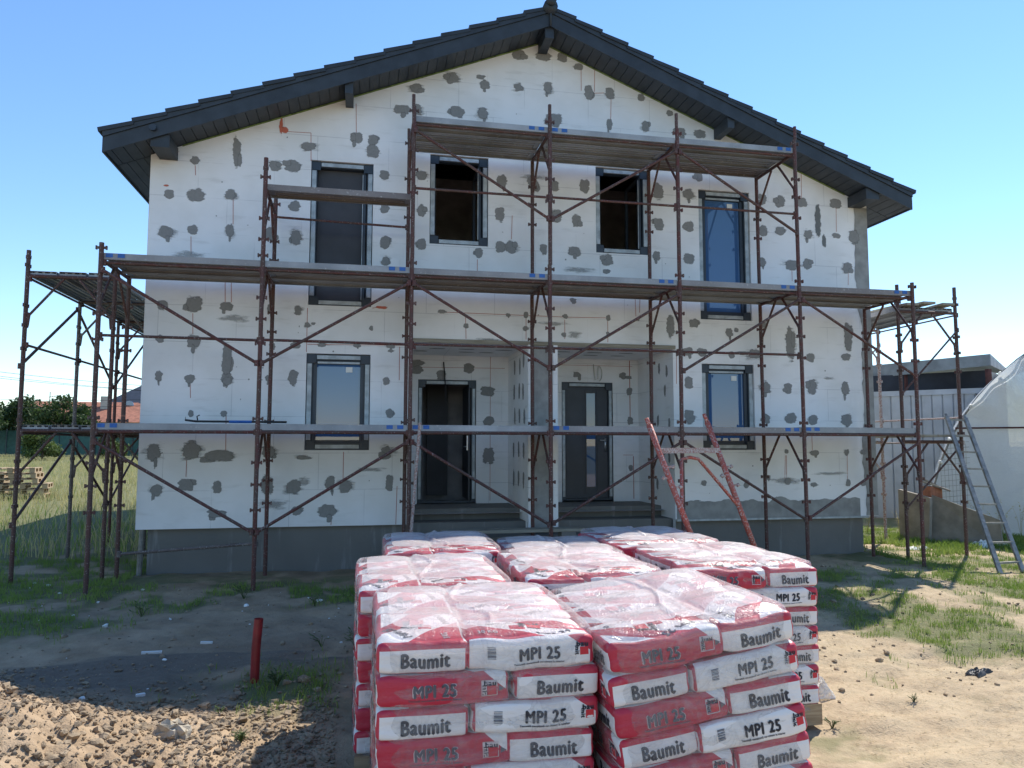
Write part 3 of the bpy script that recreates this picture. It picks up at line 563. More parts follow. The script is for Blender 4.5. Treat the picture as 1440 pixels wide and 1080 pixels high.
def strip(x0, z0, x1, z1, wd=.008, mi=2, off=.003, y=None):
    b = len(wl.v); d = Vector((x1 - x0, z1 - z0)); n_ = Vector((-d.y, d.x)).normalized() * wd / 2; y = YF if y is None else y
    wl.add([(x0 + n_.x, y - off, z0 + n_.y), (x0 - n_.x, y - off, z0 - n_.y), (x1 - n_.x, y - off, z1 - n_.y), (x1 + n_.x, y - off, z1 + n_.y)], [(0, 1, 2, 3)], mi)
    patch_a.append((b, [.8] * 4))
for x, z, hw, hh in PATCH:
    patch(x, z, hw * .88, hh * .88)
    q = random.random()
    if q < .4: patch(x + random.choice((-1, 1)) * hw * .7, z + random.uniform(-.6, .6) * hh, hw * .5, hh * .42, off=.0035)
    elif q < .6: patch(x + random.uniform(-.4, .4) * hw, z - hh * 1.0, hw * .28, hh * .55, off=.0035)
    if random.random() < .45: patch(x + random.uniform(-.3, .3) * hw, z, hw * 1.5, hh * .6, mi=3, off=.0020, jag=.5)
    if random.random() < .35: patch(x + random.uniform(-.02, .02), z + random.uniform(-.02, .02), hw * 1.9, hh * 1.35, mi=3, off=.0022, jag=.6)
for l in LINES: strip(*l)
patch(7.14, 3.62, .07, .36, mi=4, jag=.2); patch(7.24, 3.30, .05, .14, mi=4, jag=.2)
patch(-1.24, 4.50, .022, .12, mi=5); patch(-1.19, 4.445, .045, .05, mi=5); patch(-2.66, 4.02, .07, .04, mi=5); patch(-2.72, 3.53, .03, .012, mi=5); patch(6.05, 4.62, .05, .03, mi=5)
patch(.2, 1.955, .08, .02, mi=5)
# speckled soiling, and the band of mortar along the bottom right
def solid(x, z, a, b): return z < rake(x) - b - .15 and not any(h[0] - a * 1.3 < x < h[1] + a * 1.3 and h[2] - b * 1.3 < z < h[3] + b * 1.3 for h in holes)
for i in range(90):
    x, z = random.uniform(XA + .2, XB - .4), random.uniform(-.95, 5.4)
    if solid(x, z, .02, .02): patch(x, z, random.uniform(.004, .012), random.uniform(.004, .012), n=8)
for i in range(26):
    x, z, a, b = random.uniform(XA + .4, XB - .6), random.uniform(-.9, 5), random.uniform(.12, .5), random.uniform(.03, .10)
    if solid(x, z, a, b): patch(x, z, a, b, mi=3, off=.0018, jag=.6)
def band(pts, y=None, mi=6, off=.0045):
    """closed outline (x,z) filled as a strip between two point rows"""
    b = len(wl.v); y = YF if y is None else y; n = len(pts)
    wl.add([(x, y - off, z) for p in pts for x, z in p], [(2 * i, 2 * i + 2, 2 * i + 3, 2 * i + 1) for i in range(n - 1)], mi); patch_a.append((b, [1] * 2 * n))
xs = np.linspace(4.62, 7.72, 70); tops = -.87 + (fbm(xs * 2.2, xs * 0, 7, 4) - .5) * .25 + (fbm(xs * 9, xs * 0, 8, 3) - .5) * .05
band([((x, -1.104), (x, t)) for x, t in zip(xs, tops)])
zs = np.linspace(-1.10, 3.90, 120); lf = 7.86 - np.clip(.10 * (fbm(zs * 1.1, zs * 0, 17, 3) - .3), -.05, .2) * 1.6 + (fbm(zs * 8, zs * 0, 18, 3) - .5) * .05
band([((l, z), (XB - .001, z)) for l, z in zip(lf, zs)])
# marks in the porches
for x, z, hw, hh in [(.75, 1.33, .17, .05), (.80, 1.23, .1, .07), (1.21, .98 + .17, .08, .08), (1.66, 1.27, .08, .08), (1.97, .90, .11, .08), (2.0, .40, .09, .08), (2.0, -.17, .09, .13), (.63, .95, .05, .1)]: patch(x, z, hw, hh, y=YP)
for x, z, hw, hh in [(3.02, 1.21, .07, .05), (3.5, 1.2, .06, .05), (3.55, 1.16, .03, .06), (4.32, 1.2, .06, .06), (4.42, 1.17, .06, .03), (4.44, .93, .05, .07), (4.45, .42, .05, .06), (4.45, -.38, .04, .05)]: patch(x, z, hw, hh, y=YP)
for yc in (10.85, 11.2, 11.55):
    for zc in (1.25, .85, .45, -.05, -.5): patch(yc + random.uniform(-.08, .08), zc + random.uniform(-.04, .04), .055, .12, y=2.32, ax='y'); 
    for zc in (1.2, .9, .35, -.15, -.6): 
        if random.random() < .7: patch(yc + random.uniform(-.1, .1), zc + random.uniform(-.06, .06), .04, .09, y=4.60, ax='y')
    for xc in (.95, 1.45, 2.0, 3.05, 3.55, 4.1): patch(xc + random.uniform(-.15, .15), yc, .12, .035, y=PZ, ax='z')
strip(2.02, PZ, 2.02, -.9, .007, 2, y=YP); strip(.85, 1.27, 2.26, 1.28, .006, 2, y=YP); strip(4.45, 1.46, 4.45, .42, .014, 2, y=YP); strip(4.50, -.18, 4.50, -.9, .012, 2, y=YP); strip(3.2, 1.36, 4.5, 1.36, .005, 2, y=YP)
strip(4.32, -.16, 4.5, -.16, .006, 2, y=YP)
wl.v = [(x - XC, y - YF, z - G0) for x, y, z in wl.v]
wall = wl.build('wall', [FOAM, MORTAR, CHALK, SMEAR, DARKMARK, REDMARK, MORTARW], house)
at = wall.data.attributes.new('rim', 'FLOAT_COLOR', 'POINT'); arr = np.ones((len(wl.v), 4), np.float32)
for b, a in patch_a: arr[b:b + len(a), 0] = a
at.data.foreach_set('color', arr.ravel())
# dividing wall between the two porches: rendered face with foam edges
m = MB(); m.box((2.40, YF - .03, -1.2), (2.69, YF - .002, PZ - .01)); m.box((2.322, YF - .055, -1.22), (2.398, YF - .001, PZ + .004), 1); m.box((2.692, YF - .055, -1.22), (2.765, YF - .001, PZ + .004), 1)
hpart(m, 'dividing_pillar', [MORTARW, FOAM])
m = MB(); m.box((.56, YF - .035, PZ - .002), (4.63, YF - .004, PZ + .055)); hpart(m, 'porch_lintel', WOODG)
# inside: dark rooms
m = MB()
m.add([(XA + .3, YF + .35, -1.0), (XB - .3, YF + .35, -1.0), (XB - .3, YBK - .3, -1.0), (XA + .3, YBK - .3, -1.0)], [(0, 1, 2, 3)])
m.add([(XA + .3, YF + .32, 1.6), (XB - .3, YF + .32, 1.6), (XB - .3, YBK - .3, 1.6), (XA + .3, YBK - .3, 1.6)], [(0, 1, 2, 3)])
m.box((XC - .12, YF + .35, -1.0), (XC + .12, YBK - .3, 4.4)); m.box((XA + .3, 13.6, -1.0), (XB - .3, 13.75, 5.0))
hpart(m, 'interior', PLASTER_IN)
# foundation, porch floor and steps
m = MB(); m.box((-2.80, 10.70, -2.2), (.60, YBK - .1, -1.108)); m.box((4.60, 10.70, -2.2), (7.83, YBK - .1, -1.108)); m.box((.601, 12.3, -2.2), (4.599, YBK - .1, -1.15))
hpart(m, 'foundation', CONC)
m = MB(); m.box((4.62, 10.585, -1.135), (7.86, 10.70, -1.106)); hpart(m, 'base_profile', TAPE)
m = MB(); m.box((.601, 11.15, -2.2), (4.599, 12.28, -.94)); m.box((.56, 10.72, -2.2), (4.64, 11.149, -1.10)); m.box((.50, 10.28, -2.2), (4.70, 10.585, -1.27)); m.box((.565, 10.585, -2.2), (4.598, 10.719, -1.272)); m.box((.50, 9.86, -2.2), (4.70, 10.279, -1.44))
hpart(m, 'porch_steps', CONC)
m = MB(); m.tube([(-2.86, 10.66, -1.10), (-2.88, 10.66, -1.75)], .035, 10); hpart(m, 'drain_pipe', ALU)
# windows
def window(x0, x1, z0, z1, kind, tilt=0.0):
    f = MB(); y = YF + .05; d = .085
    w_ = MB()
    for a, b in (((x0 + .004, z0 + .004), (x0 + d, z1 - .004)), ((x1 - d, z0 + .004), (x1 - .004, z1 - .004))): f.box((a[0], y, a[1]), (b[0], y + .10, b[1]))
    f.box((x0 + d, y + .003, z1 - d), (x1 - d, y + .10, z1 - .004)); f.box((x0 + d, y + .003, z0 + .004), (x1 - d, y + .10, z0 + d))
    # corner plates and pale strips left on the frame
    for sx in (0, 1):
        for sz in (0, 1):
            cx0 = x0 + .004 if sx == 0 else x1 - .13; cz0 = z0 + .003 if sz == 0 else z1 - .13
            f.box((cx0, y - .018, cz0), (cx0 + .126, y - .001, cz0 + .127))
    w_.box((x0 + .012, y - .022, z0 + .14), (x0 + .072, y - .002, z1 - .14)); w_.box((x1 - .072, y - .022, z0 + .14), (x1 - .012, y - .002, z1 - .14))
    w_.box((x0 + .14, y - .022, z1 - .075), (x1 - .14, y - .002, z1 - .022)); w_.box((x0 + .14, y - .022, z0 + .022), (x1 - .14, y - .002, z0 + .075))
    fr = hpart(f, 'window', ANTH)
    def sub(mb, name, mat): 
        mb.v = [(a - XC, b - YF, c - G0) for a, b, c in mb.v]; return mb.build(name, mat, fr)
    sub(w_, 'protective_strip', TAPE)
    s = MB(); a, b, c, e = x0 + d + .004, x1 - d - .004, z0 + d + .004, z1 - d - .004; t = .05
    ys = y + .02
    s.box((a, ys, c), (a + t, ys + .07, e)); s.box((b - t, ys, c), (b, ys + .07, e)); s.box((a + t, ys + .002, e - t), (b - t, ys + .068, e)); s.box((a + t, ys + .002, c), (b - t, ys + .068, c + t))
    if kind == 'glass':
        sub(s, 'sash', ANTH); s2 = MB(); s2.box((a + .06, ys - .012, e - .045), (b - .06, ys - .002, e - .018)); sub(s2, 'sash_strip', TAPE)
        g = MB(); g.box((a + t, ys + .03, c + t), (b - t, ys + .045, e - t)); sub(g, 'pane', GLASS)
        k = MB(); k.box((b - t - .20, ys + .022, e - t - .11), (b - t - .11, ys + .029, e - t - .035)); sub(k, 'sticker', PAPER)
    else:
        # sash swung inward, opening left dark
        s = MB(); s.box((b - .05, ys, c), (b - .012, ys + .07, e)); s.box((b - .05, ys + .07, c), (b - .012, ys + .62, c + .05)); s.box((b - .05, ys + .07, e - .05), (b - .012, ys + .62, e)); s.box((b - .05, ys + .57, c + .05), (b - .012, ys + .62, e - .05)); sub(s, 'sash', ANTH)
        s2 = MB(); s2.box((b - .062, ys - .014, c + .02), (b - .052, ys + .0, e - .06)); sub(s2, 'sash_strip', TAPE)
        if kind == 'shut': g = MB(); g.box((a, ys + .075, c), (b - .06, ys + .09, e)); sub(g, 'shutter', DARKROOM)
    return fr
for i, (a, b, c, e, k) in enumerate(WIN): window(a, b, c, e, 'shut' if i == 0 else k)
# doors
def doorframe(x0, x1, z0, z1):
    f = MB(); y = YP + .03; d = .075
    f.box((x0 + .003, y, z0), (x0 + d, y + .1, z1 - .003)); f.box((x1 - d, y, z0), (x1 - .003, y + .1, z1 - .003)); f.box((x0 + d, y + .003, z1 - d), (x1 - d, y + .1, z1 - .003)); f.box((x0 + d, y - .02, z0), (x1 - d, y + .1, z0 + .03))
    for cx in (x0 + .003, x1 - .118): f.box((cx, y - .018, z1 - .125), (cx + .115, y - .001, z1 - .004))
    t = MB(); t.box((x0 + .015, y - .02, z0 + .06), (x0 + .06, y - .002, z1 - .14)); t.box((x1 - .06, y - .02, z0 + .06), (x1 - .015, y - .002, z1 - .14)); t.box((x0 + .14, y - .02, z1 - .07), (x1 - .14, y - .002, z1 - .022))
    return f, t
for i, d in enumerate(DOORS):
    f, t = doorframe(*d); fr = hpart(f, 'door', ANTH); x0, x1, z0, z1 = d
    def sub(mb, name, mat, smooth=False):
        mb.v = [(a - XC, b - YF, c - G0) for a, b, c in mb.v]; return mb.build(name, mat, fr, smooth)
    sub(t, 'protective_strip', TAPE)
    if i == 1:
        p = MB(); y = YP + .06; a, b = x0 + .08, x1 - .08; g0, g1 = a + .40, a + .525
        p.box((a, y, z0 + .035), (g0 - .03, y + .05, z1 - .08)); p.box((g1 + .01, y, z0 + .035), (b, y + .05, z1 - .08)); p.box((g0 - .0299, y, z0 + .035), (g1 + .0099, y + .05, z0 + .22)); p.box((g0 - .0299, y, z1 - .18), (g1 + .0099, y + .05, z1 - .08))
        for q in (.0, .30): p.box((a + .015 + q, y - .006, z0 + .10), (a + .025 + q, y - .001, z1 - .14))
        p.box((g0 - .05, y - .01, z0 + .10), (g0 - .04, y - .001, z1 - .12)); p.box((g1 + .03, y - .01, z0 + .10), (g1 + .04, y - .001, z1 - .12))
        sub(p, 'door_panel', DOORP); g = MB(); g.box((g0 - .0295, y + .02, z0 + .221), (g1 + .0095, y + .03, z1 - .181)); sub(g, 'pane', GLASS)
        h = MB(); h.box((b - .055, y - .012, -.10), (b - .02, y - .001, .13)); h.tube([(b - .037, y - .012, .09), (b - .037, y - .055, .09), (b - .15, y - .055, .09)], .009, 8); sub(h, 'handle', STEEL, True)
    else:
        p = MB(); y = YP + .09; b = x1 - .085; p.box((b - .03, y, z0 + .04), (b, y + .75, z1 - .085)); sub(p, 'door_panel', DOORP)
        h = MB(); h.box((b - .052, y + .03, -.08), (b - .031, y + .05, .16)); h.tube([(b - .05, y + .04, -.02), (b - .10, y + .04, -.02)], .009, 8); sub(h, 'handle', STEEL)
        g = MB(); g.box((x0 + .25, YP + 1.2, z0 + .04), (x0 + .62, YP + 1.24, z1 + .1)); sub(g, 'inner_panel', DARKROOM)
# loose cables over the doors
m = MB(); m.tube([(1.24, YP - .02, 1.36), (1.25, YP - .05, 1.2), (1.27, YP - .06, .95), (1.28, YP - .05, .72)], .011, 6); hpart(m, 'cable', BLACKP)
m = MB(); pts = [(3.88 + .06 * math.sin(t) * (1 if t > 0 else .2), YP - .04, 1.22 + .13 * math.cos(t)) for t in np.linspace(-2.6, 2.9, 16)]
m.tube([(3.80, YP - .01, 1.38), (3.81, YP - .03, 1.2), (3.82, YP - .04, 1.11)] + pts[1:], .008, 6); hpart(m, 'cable', simple('white_cable', (.5, .5, .46), .5))
# roof
XE0, XE1 = -3.44, 8.55; YR0, YR1 = 10.10, 22.5; ZR = 6.46
def zt(x): return ZR - SL * abs(x - XC)
roof = MB()
NC = 15; cw = (XE1 - XC) / NC; th = math.atan(SL)
for s in (-1, 1):
    for i in range(NC):
        a = i * cw - (.03 if i else 0); b = (i + 1) * cw
        xa, xb = XC + s * a, XC + s * b; za, zb = ZR - SL * a - .045, ZR - SL * b + .0
        pr = [(xa, za), (xb, zb), (xb - s * .012, zb - .055), (xa, za - .05)]
        y0 = YR0 - .03 + random.uniform(-.006, .006)
        vs = [(x, y0, z) for x, z in pr] + [(x, YR1, z) for x, z in pr]
        roof.add(vs, [(0, 1, 2, 3), (7, 6, 5, 4), (0, 4, 5, 1), (1, 5, 6, 2), (2, 6, 7, 3), (3, 7, 4, 0)])
    # verge trim under the tile ends
rf = hpart(roof, 'roof', ROOFT)
def rsub(mb, name, mat, smooth=False):
    mb.v = [(a - XC, b - YF, c - G0) for a, b, c in mb.v]; return mb.build(name, mat, rf, smooth)
bb = MB()
for s in (-1, 1):
    for (o0, o1, ya, yb) in ((-.055, -.135, YR0 - .018, YR0 + .012), (-.137, -.335, YR0 + .0, YR0 + .03)):
        xe = XC + s * (XE1 - XC - .06); ze = ZR - SL * (XE1 - XC - .06)
        vs = [(XC, ya, ZR + o0), (xe, ya, ze + o0), (xe, ya, ze + o1), (XC, ya, ZR + o1)]; vs += [(x, yb, z) for x, _, z in vs]
        bb.add(vs, [(0, 1, 2, 3), (7, 6, 5, 4), (0, 4, 5, 1), (1, 5, 6, 2), (2, 6, 7, 3), (3, 7, 4, 0)])
rsub(bb, 'barge_board', SOFF)
fb = MB()
for s in (-1, 1):
    x = XC + s * (XE1 - XC - .07); z = zt(x); fb.box((min(x, x + s * .02), YR0 + .03, z - .33), (max(x, x + s * .02), YR1 - .1, z - .07))
rsub(fb, 'fascia', SOFF)
sf = MB(); n = 0
for s in (-1, 1):     # gable soffit: boards across the overhang, eaves soffit: boards along the house
    u = 0.0
    while u < XE1 - XC - .09:
        u1 = min(u + .128, XE1 - XC - .085); xa, xb = XC + s * u, XC + s * u1; za, zb = ZAP - SL * u + .006, ZAP - SL * u1 + .006
        vs = [(xa, YR0 + .031, za), (xb, YR0 + .031, zb), (xb, YF + .04, zb), (xa, YF + .04, za)]; vs += [(x, y, z + .014) for x, y, z in vs]
        sf.add(vs, [(0, 3, 2, 1), (4, 5, 6, 7), (0, 1, 5, 4), (1, 2, 6, 5), (2, 3, 7, 6), (3, 0, 4, 7)]); u += .136
    u = XB - XC + .001
    while u < XE1 - XC - .09:
        u1 = min(u + .098, XE1 - XC - .085); xa, xb = XC + s * u, XC + s * u1; za, zb = ZAP - SL * u + .002, ZAP - SL * u1 + .002
        vs = [(xa, YF + .045, za), (xb, YF + .045, zb), (xb, YR1 - .1, zb), (xa, YR1 - .1, za)]; vs += [(x, y, z + .014) for x, y, z in vs]
        sf.add(vs, [(0, 3, 2, 1), (4, 5, 6, 7), (0, 1, 5, 4), (1, 2, 6, 5), (2, 3, 7, 6), (3, 0, 4, 7)]); u += .104
    xe = XC + s * (XE1 - XC - .085)
    vs = [(XC, YR0 + .05, ZAP + .03), (xe, YR0 + .05, ZAP - SL * (XE1 - XC - .085) + .03)]; vs += [(x, YR1 - .1, z) for x, _, z in vs[::-1]]
    vs += [(x, y, z + .02) for x, y, z in vs]; sf.add(vs, [(0, 3, 2, 1), (4, 5, 6, 7), (0, 1, 5, 4), (1, 2, 6, 5), (2, 3, 7, 6), (3, 0, 4, 7)])
rsub(sf, 'soffit', SOFF)
rd = MB(); y = YR0 - .06
while y < YR1: rd.tube([(XC, y, ZR - .06), (XC, y + .36, ZR - .045)], .105, 12); y += .33
rd.tube([(XC, YR0 - .10, ZR + .01), (XC, YR0 - .02, ZR + .0)], .075, 12); rd.box((XC - .012, YR0 - .045, ZR - .36), (XC + .012, YR0 - .02, ZR + .0))
rsub(rd, 'ridge_cap', ROOFT, True)
for x, zdrop, wd in ((XC, .20, .13), (-.30, .17, .11), (5.41, .17, .11), (-2.70, .17, .23), (7.81, .17, .23)):
    p = MB(); z = ZAP - SL * abs(x - XC) + .02
    p.box((x - wd / 2, YR0 + .035, z - zdrop), (x + wd / 2, YF + .02, z)); rsub(p, 'purlin_end', SOFF)
gf = MB()
for s in (-1, 1):
    xe = XC + s * (XB - XC - .4)
    vs = [(XC, YF - .012, ZAP + .004), (xe, YF - .012, rake(xe) + .004), (xe, YF - .012, rake(xe) - .014), (XC, YF - .012, ZAP - .014)]; vs += [(x, YF - .001, z) for x, _, z in vs]
    gf.add(vs, [(0, 1, 2, 3), (3, 2, 6, 7), (0, 4, 5, 1)])
rsub(gf, 'sealing_foam', GREENF)
m = MB(); m.tube([(-2.78, YR0 - .035, 4.12), (-2.78, YR0 - .02, 4.12)], .045, 14); rsub(m, 'snow_guard_bolt', ANTH)
m = MB(); m.bar((-.98, -.02, 0), (.98, .02, 0), .24, .04); o = m.build('wooden_plank', WOODG); o.location = (2.0, 10.02, -1.15)
m2 = o; tag(o, 'long grey weathered plank lying level before the porch steps', 'plank')

for x, l in ((1.2, 'grey block propping the left end of the long plank'), (2.75, 'grey block propping the right end of the long plank')):
    m = MB(); m.box((-.1, -.1, 0), (.1, .1, .265)); m.box((-.05, -.103, .05), (.05, -.1005, .2)); b = m.build('block', CONC); b.location = (x, 10.02, -1.438); tag(b, l, 'block')

# ---------------------------------------------------------------- scaffolding
RP = .0268
def frame_mesh(name, w_, z0, z1, top, mat, pegs=True, transom=True, r=RP):
    """H-frame in its own plane: poles at (0,0) and (0,w); z0..z1 with transom at top; pole stubs to z1"""
    m = MB()
    for y in (0, w_):
        m.tube([(0, y, z0), (0, y, z1)], r, 10)
        if top + .2 < z1: m.tube([(0, y, top + .15), (0, y, top + .19)], r * 1.25, 10)
        if pegs:
            for dz in (-.46, -.72, -1.02, .06): 
                if z0 < top + dz < z1: m.bar((-.058, y, top + dz), (.058, y, top + dz), .018, .028); m.bar((-.062, y, top + dz), (-.046, y, top + dz), .03, .045); m.bar((.046, y, top + dz), (.062, y, top + dz), .03, .045)
    if transom:
        m.tube([(0, 0, top - .075), (0, w_, top - .075)], r * .9, 8)
        for s in (0, 1):
            y0 = s * w_; yc = w_ / 2 + (-.09 if s == 0 else .09); d = 1 if s == 0 else -1
            m.tube([(0, y0 + d * .03, top - .72), (0, y0 + d * .045, top - .58), (0, yc - d * .06, top - .17), (0, yc, top - .10)], r * .62, 8)
            m.tube([(0, y0 + d * .028, top - .74), (0, y0 + d * .028, top - .55)], r * .6, 8)
    return m
def deck_mesh(n=1, L=1.77, wd=.315, hh=.062):
    """steel plank with turned-down lips and ribs below; along x, centred"""
    m = MB(); m.box((-L / 2, -wd / 2, -.004), (L / 2, wd / 2, 0))
    for s in (-1, 1):
        y = s * (wd / 2 - .002); m.box((-L / 2, min(y, y + s * .003), -hh - .012), (L / 2, max(y, y + s * .003), -.0045)); m.box((-L / 2, min(y, y - s * .03), -hh - .015), (L / 2, max(y, y - s * .03), -hh - .0125))
    for y in (-.085, 0, .085): m.box((-L / 2 + .03, y - .016, -.046), (L / 2 - .03, y + .016, -.0046))
    for s in (-1, 1): m.box((min(s * L / 2, s * (L / 2 - .07)), -wd / 2 + .004, -.05), (max(s * L / 2, s * (L / 2 - .07)), wd / 2 - .004, -.0285))
    return m
DECKME = deck_mesh().mesh('deck_board', [DECK]); 
def clonepart(me, name, parent, loc, rot=(0, 0, 0), scale=None):
    o = bpy.data.objects.new(name, me); o.location = loc; o.rotation_euler = rot
    if scale: o.scale = scale
    return link(o, parent)
X0S, Y0S, DS = -3.06, 9.29, 1.06
Z1, Z2, Z3 = .254, 2.24, 4.23
ZB_ = [-2.0, -1.78, -1.68, -1.68, -1.68, -1.62, -1.80]
sc1 = thing('scaffold', 'long three-level red-brown tube scaffold standing across the front of the house', 'scaffolding', (X0S, Y0S, G0))
def L1(p): return (p[0] - X0S, p[1] - Y0S, p[2] - G0)
def f_at(me_or_mb, x, parent, mat, wob=0):
    o = me_or_mb.build('frame', mat, parent); o.location = (x - X0S, 0, -G0); o.rotation_euler = (random.uniform(-.002, .002), random.uniform(-.003, .003), 0); return o
tops = [2.50, 3.52, 4.50, 4.53, 4.57, 4.54, 2.54]
for i in range(7):
    x = X0S + 1.8 * i
    f_at(frame_mesh('f', DS, ZB_[i], Z1 + .12, Z1, PIPE), x, sc1, PIPE)
    f_at(frame_mesh('f', DS, Z1 + .121, min(tops[i], Z2 + .12), Z2, PIPE), x, sc1, PIPE if i not in (1, 5) else PIPE)
    if tops[i] > Z2 + .3:
        tr = i != 1
        f_at(frame_mesh('f', DS, Z2 + .121, tops[i] if i == 1 else min(tops[i], Z3 + .12), Z3 if tr else 3.22, PIPE, transom=True), x, sc1, PIPE)
    if tops[i] > Z3 + .2:
        for y in (0, DS):
            m = MB(); m.tube([(x - X0S, y, Z3 + .12 - G0), (x - X0S, y, tops[i] - G0)], RP * .85, 10); m.build('pole_end', PIPE, sc1)
# caked white pipe standing against the third frame, seen low down
def deck_row(i, z, ys=(.17, .52, .87), marks=True, droop=0):
    x = X0S + 1.8 * (i + .5)
    for k, y in enumerate(ys):
        o = clonepart(DECKME, 'deck_board', sc1, (x - X0S + random.uniform(-.008, .008), y, z - G0 + random.uniform(-.004, .004)), (random.uniform(-.006, .006), random.uniform(-.003, .003), 0))
        if marks and k == 0:
            xe = .74 if random.random() < .7 else -.74
            for q in (-.075, .055): s = MB(); s.box((xe + q - .042, -.1625, -.052), (xe + q + .035, -.1605, -.004)); s.build('blue_mark', BLUE, o)
for i in range(6): deck_row(i, Z1)
for i in range(6): deck_row(i, Z2)
for i in (2, 3, 4): deck_row(i, Z3)
deck_row(1, 3.225, ys=(.26,), marks=False)
def pipe(parent, p, q, r=.019, name='brace', mat=PIPE, ends=True, conv=L1):
    m = MB(); p = Vector(conv(p)); q = Vector(conv(q)); d = (q - p).normalized(); m.tube([p, q], r, 8)
    if ends:
        for e, s in ((p, 1), (q, -1)): m.tube([e + d * s * .0 + Vector((0, .0, -.035)), e + Vector((0, 0, .035))], r * 1.5, 8)
    o = m.build(name, mat, parent); return o
yo = Y0S - .03
DIAG = {0: [(0, -1, -1.02), (1, 1, -1.02), (2, -1, -1.0), (3, 1, -.98), (4, -1, -1.0), (5, 1, -.98)],
        1: [(0, -1, .98), (1, 1, .98), (2, -1, 1.0), (3, 1, 1.0), (4, 1, 1.0), (5, -1, 1.0)], 2: [(2, -1, 2.97), (3, 1, 2.97), (4, -1, 2.98)]}
for lv, ds in DIAG.items():
    zt_ = [.04, 2.03, 4.02][lv]
    for i, s, zb in ds:
        xa, xb = X0S + 1.8 * i + .03, X0S + 1.8 * (i + 1) - .03
        pipe(sc1, (xa, yo, zt_ if s < 0 else zb), (xb, yo, zb if s < 0 else zt_), name='diagonal_brace')
for i in range(6):     # guard rails one metre above the lower decks, ledgers just below the decks
    xa, xb = X0S + 1.8 * i + .02, X0S + 1.8 * (i + 1) - .02
    if i < 6 and i != 5: pipe(sc1, (xa, yo + .05, 1.272 - .003 * i), (xb, yo + .05, 1.262), .017, 'guard_rail')
    if i in (2, 3, 4): pipe(sc1, (xa, yo + .05, 3.275), (xb, yo + .05, 3.27), .017, 'guard_rail')
    pipe(sc1, (xa, yo + .05, .155), (xb, yo + .05, .155), .021, 'ledger')
    pipe(sc1, (xa, yo + .07, 2.135), (xb, yo + .07, 2.135), .019, 'ledger')
    if i in (2, 3, 4): pipe(sc1, (xa, yo + .07, 4.125), (xb, yo + .07, 4.125), .019, 'ledger')
pipe(sc1, (X0S + 1.82, 10.20, 3.06), (X0S + 3.58, 10.20, 3.02), .016, 'guard_rail')
pipe(sc1, (X0S + .2, 9.75, -1.30), (X0S + 1.8, 9.42, -1.17), .019, 'ledger', PIPEG)
# small loose things on the scaffold
m = MB(); m.tube([(-1.98, 9.5, .30), (-1.99, 9.5, .345), (-1.96, 9.5, .36)], .008, 6); m.tube([(-2.12, 9.5, .345), (-2.12, 9.5, .30), (-2.0, 9.5, .285), (-.95, 9.5, .283)], .013, 8)
o = m.build('steel_rod', BLACKP, None, True); tag(o, 'thin black hooked rod lying on the lowest deck at the left of the front scaffold', 'rod')
m = MB(); m.tube([(-1.62, 9.5, .283), (-1.36, 9.5, .283)], .017, 8); mm = m.build('tape', BLUE, o)
m = MB(); m.tube([(.52, 9.16, -1.7), (.60, 9.22, -.6), (.66, 9.20, .28)], .02, 8); o = m.build('plaster_pole', PIPEP, None); tag(o, 'thin plaster-caked pole leaning on the third pole pair of the front scaffold', 'pole')

# left return scaffold, running back along the house
XL, YL, WL = -4.29, 10.42, 1.04
sc2 = thing('scaffold', 'two-level tube scaffold running back along the left side of the house', 'scaffolding', (XL, YL, G0))
def L2(p): return (p[0] - XL, p[1] - YL, p[2] - G0)
def xframe(parent, x, y, w_, zb, top1, top2, ztop, ox, oy, mat=PIPE):
    for (a, b, t) in ((zb, top1 + .12, top1), (top1 + .121, ztop, top2)):
        m = frame_mesh('f', w_, a, b, t, mat); o = m.build('frame', mat, parent); o.rotation_euler = (0, 0, -math.pi / 2); o.location = (x - ox, y - oy, -G0)
for k in range(6): xframe(sc2, XL, YL + 1.8 * k, WL, gz(XL, YL + 1.8 * k) - .05, Z1, Z2, 2.50 if k == 0 else 2.42, XL, YL, PIPE if k % 2 == 0 else PIPEG)
for k in range(5):
    for z in (Z1, Z2):
        for x in (.17, .52, .87):
            clonepart(DECKME, 'deck_board', sc2, (x, 1.8 * (k + .5), z - G0 + random.uniform(-.004, .004)), (random.uniform(-.006, .006), 0, math.pi / 2))
    ya, yb = YL + 1.8 * k, YL + 1.8 * (k + 1)
    s = -1 if k % 2 else 1
    pipe(sc2, (XL - .03, ya, 1.0 if s > 0 else 2.05), (XL - .03, yb, 2.05 if s > 0 else 1.0), name='diagonal_brace', conv=L2)
    pipe(sc2, (XL - .03, ya, -1.0 if s > 0 else .05), (XL - .03, yb, .05 if s > 0 else -1.0), name='diagonal_brace', conv=L2)
    pipe(sc2, (XL + .03, ya, 1.27), (XL + .03, yb, 1.27), .017, 'guard_rail', conv=L2)
    pipe(sc2, (XL + .03, ya, 2.13), (XL + .03, yb, 2.13), .017, 'ledger', conv=L2)
    pipe(sc2, (XL + .03, ya, .15), (XL + .03, yb, .15), .017, 'ledger', conv=L2)
m = MB()
for z in np.arange(.35, 2.1, .28): m.tube([(-3.36, 14.4, z), (-2.98, 14.4, z)], .012, 6)
m.tube([(-3.36, 14.4, .25), (-3.36, 14.4, 2.4)], .018, 8); m.tube([(-2.98, 14.4, .25), (-2.98, 14.4, 2.4)], .018, 8)
m.v = [L2(p) for p in m.v]; m.build('ladder_rung_frame', PIPEG, sc2)

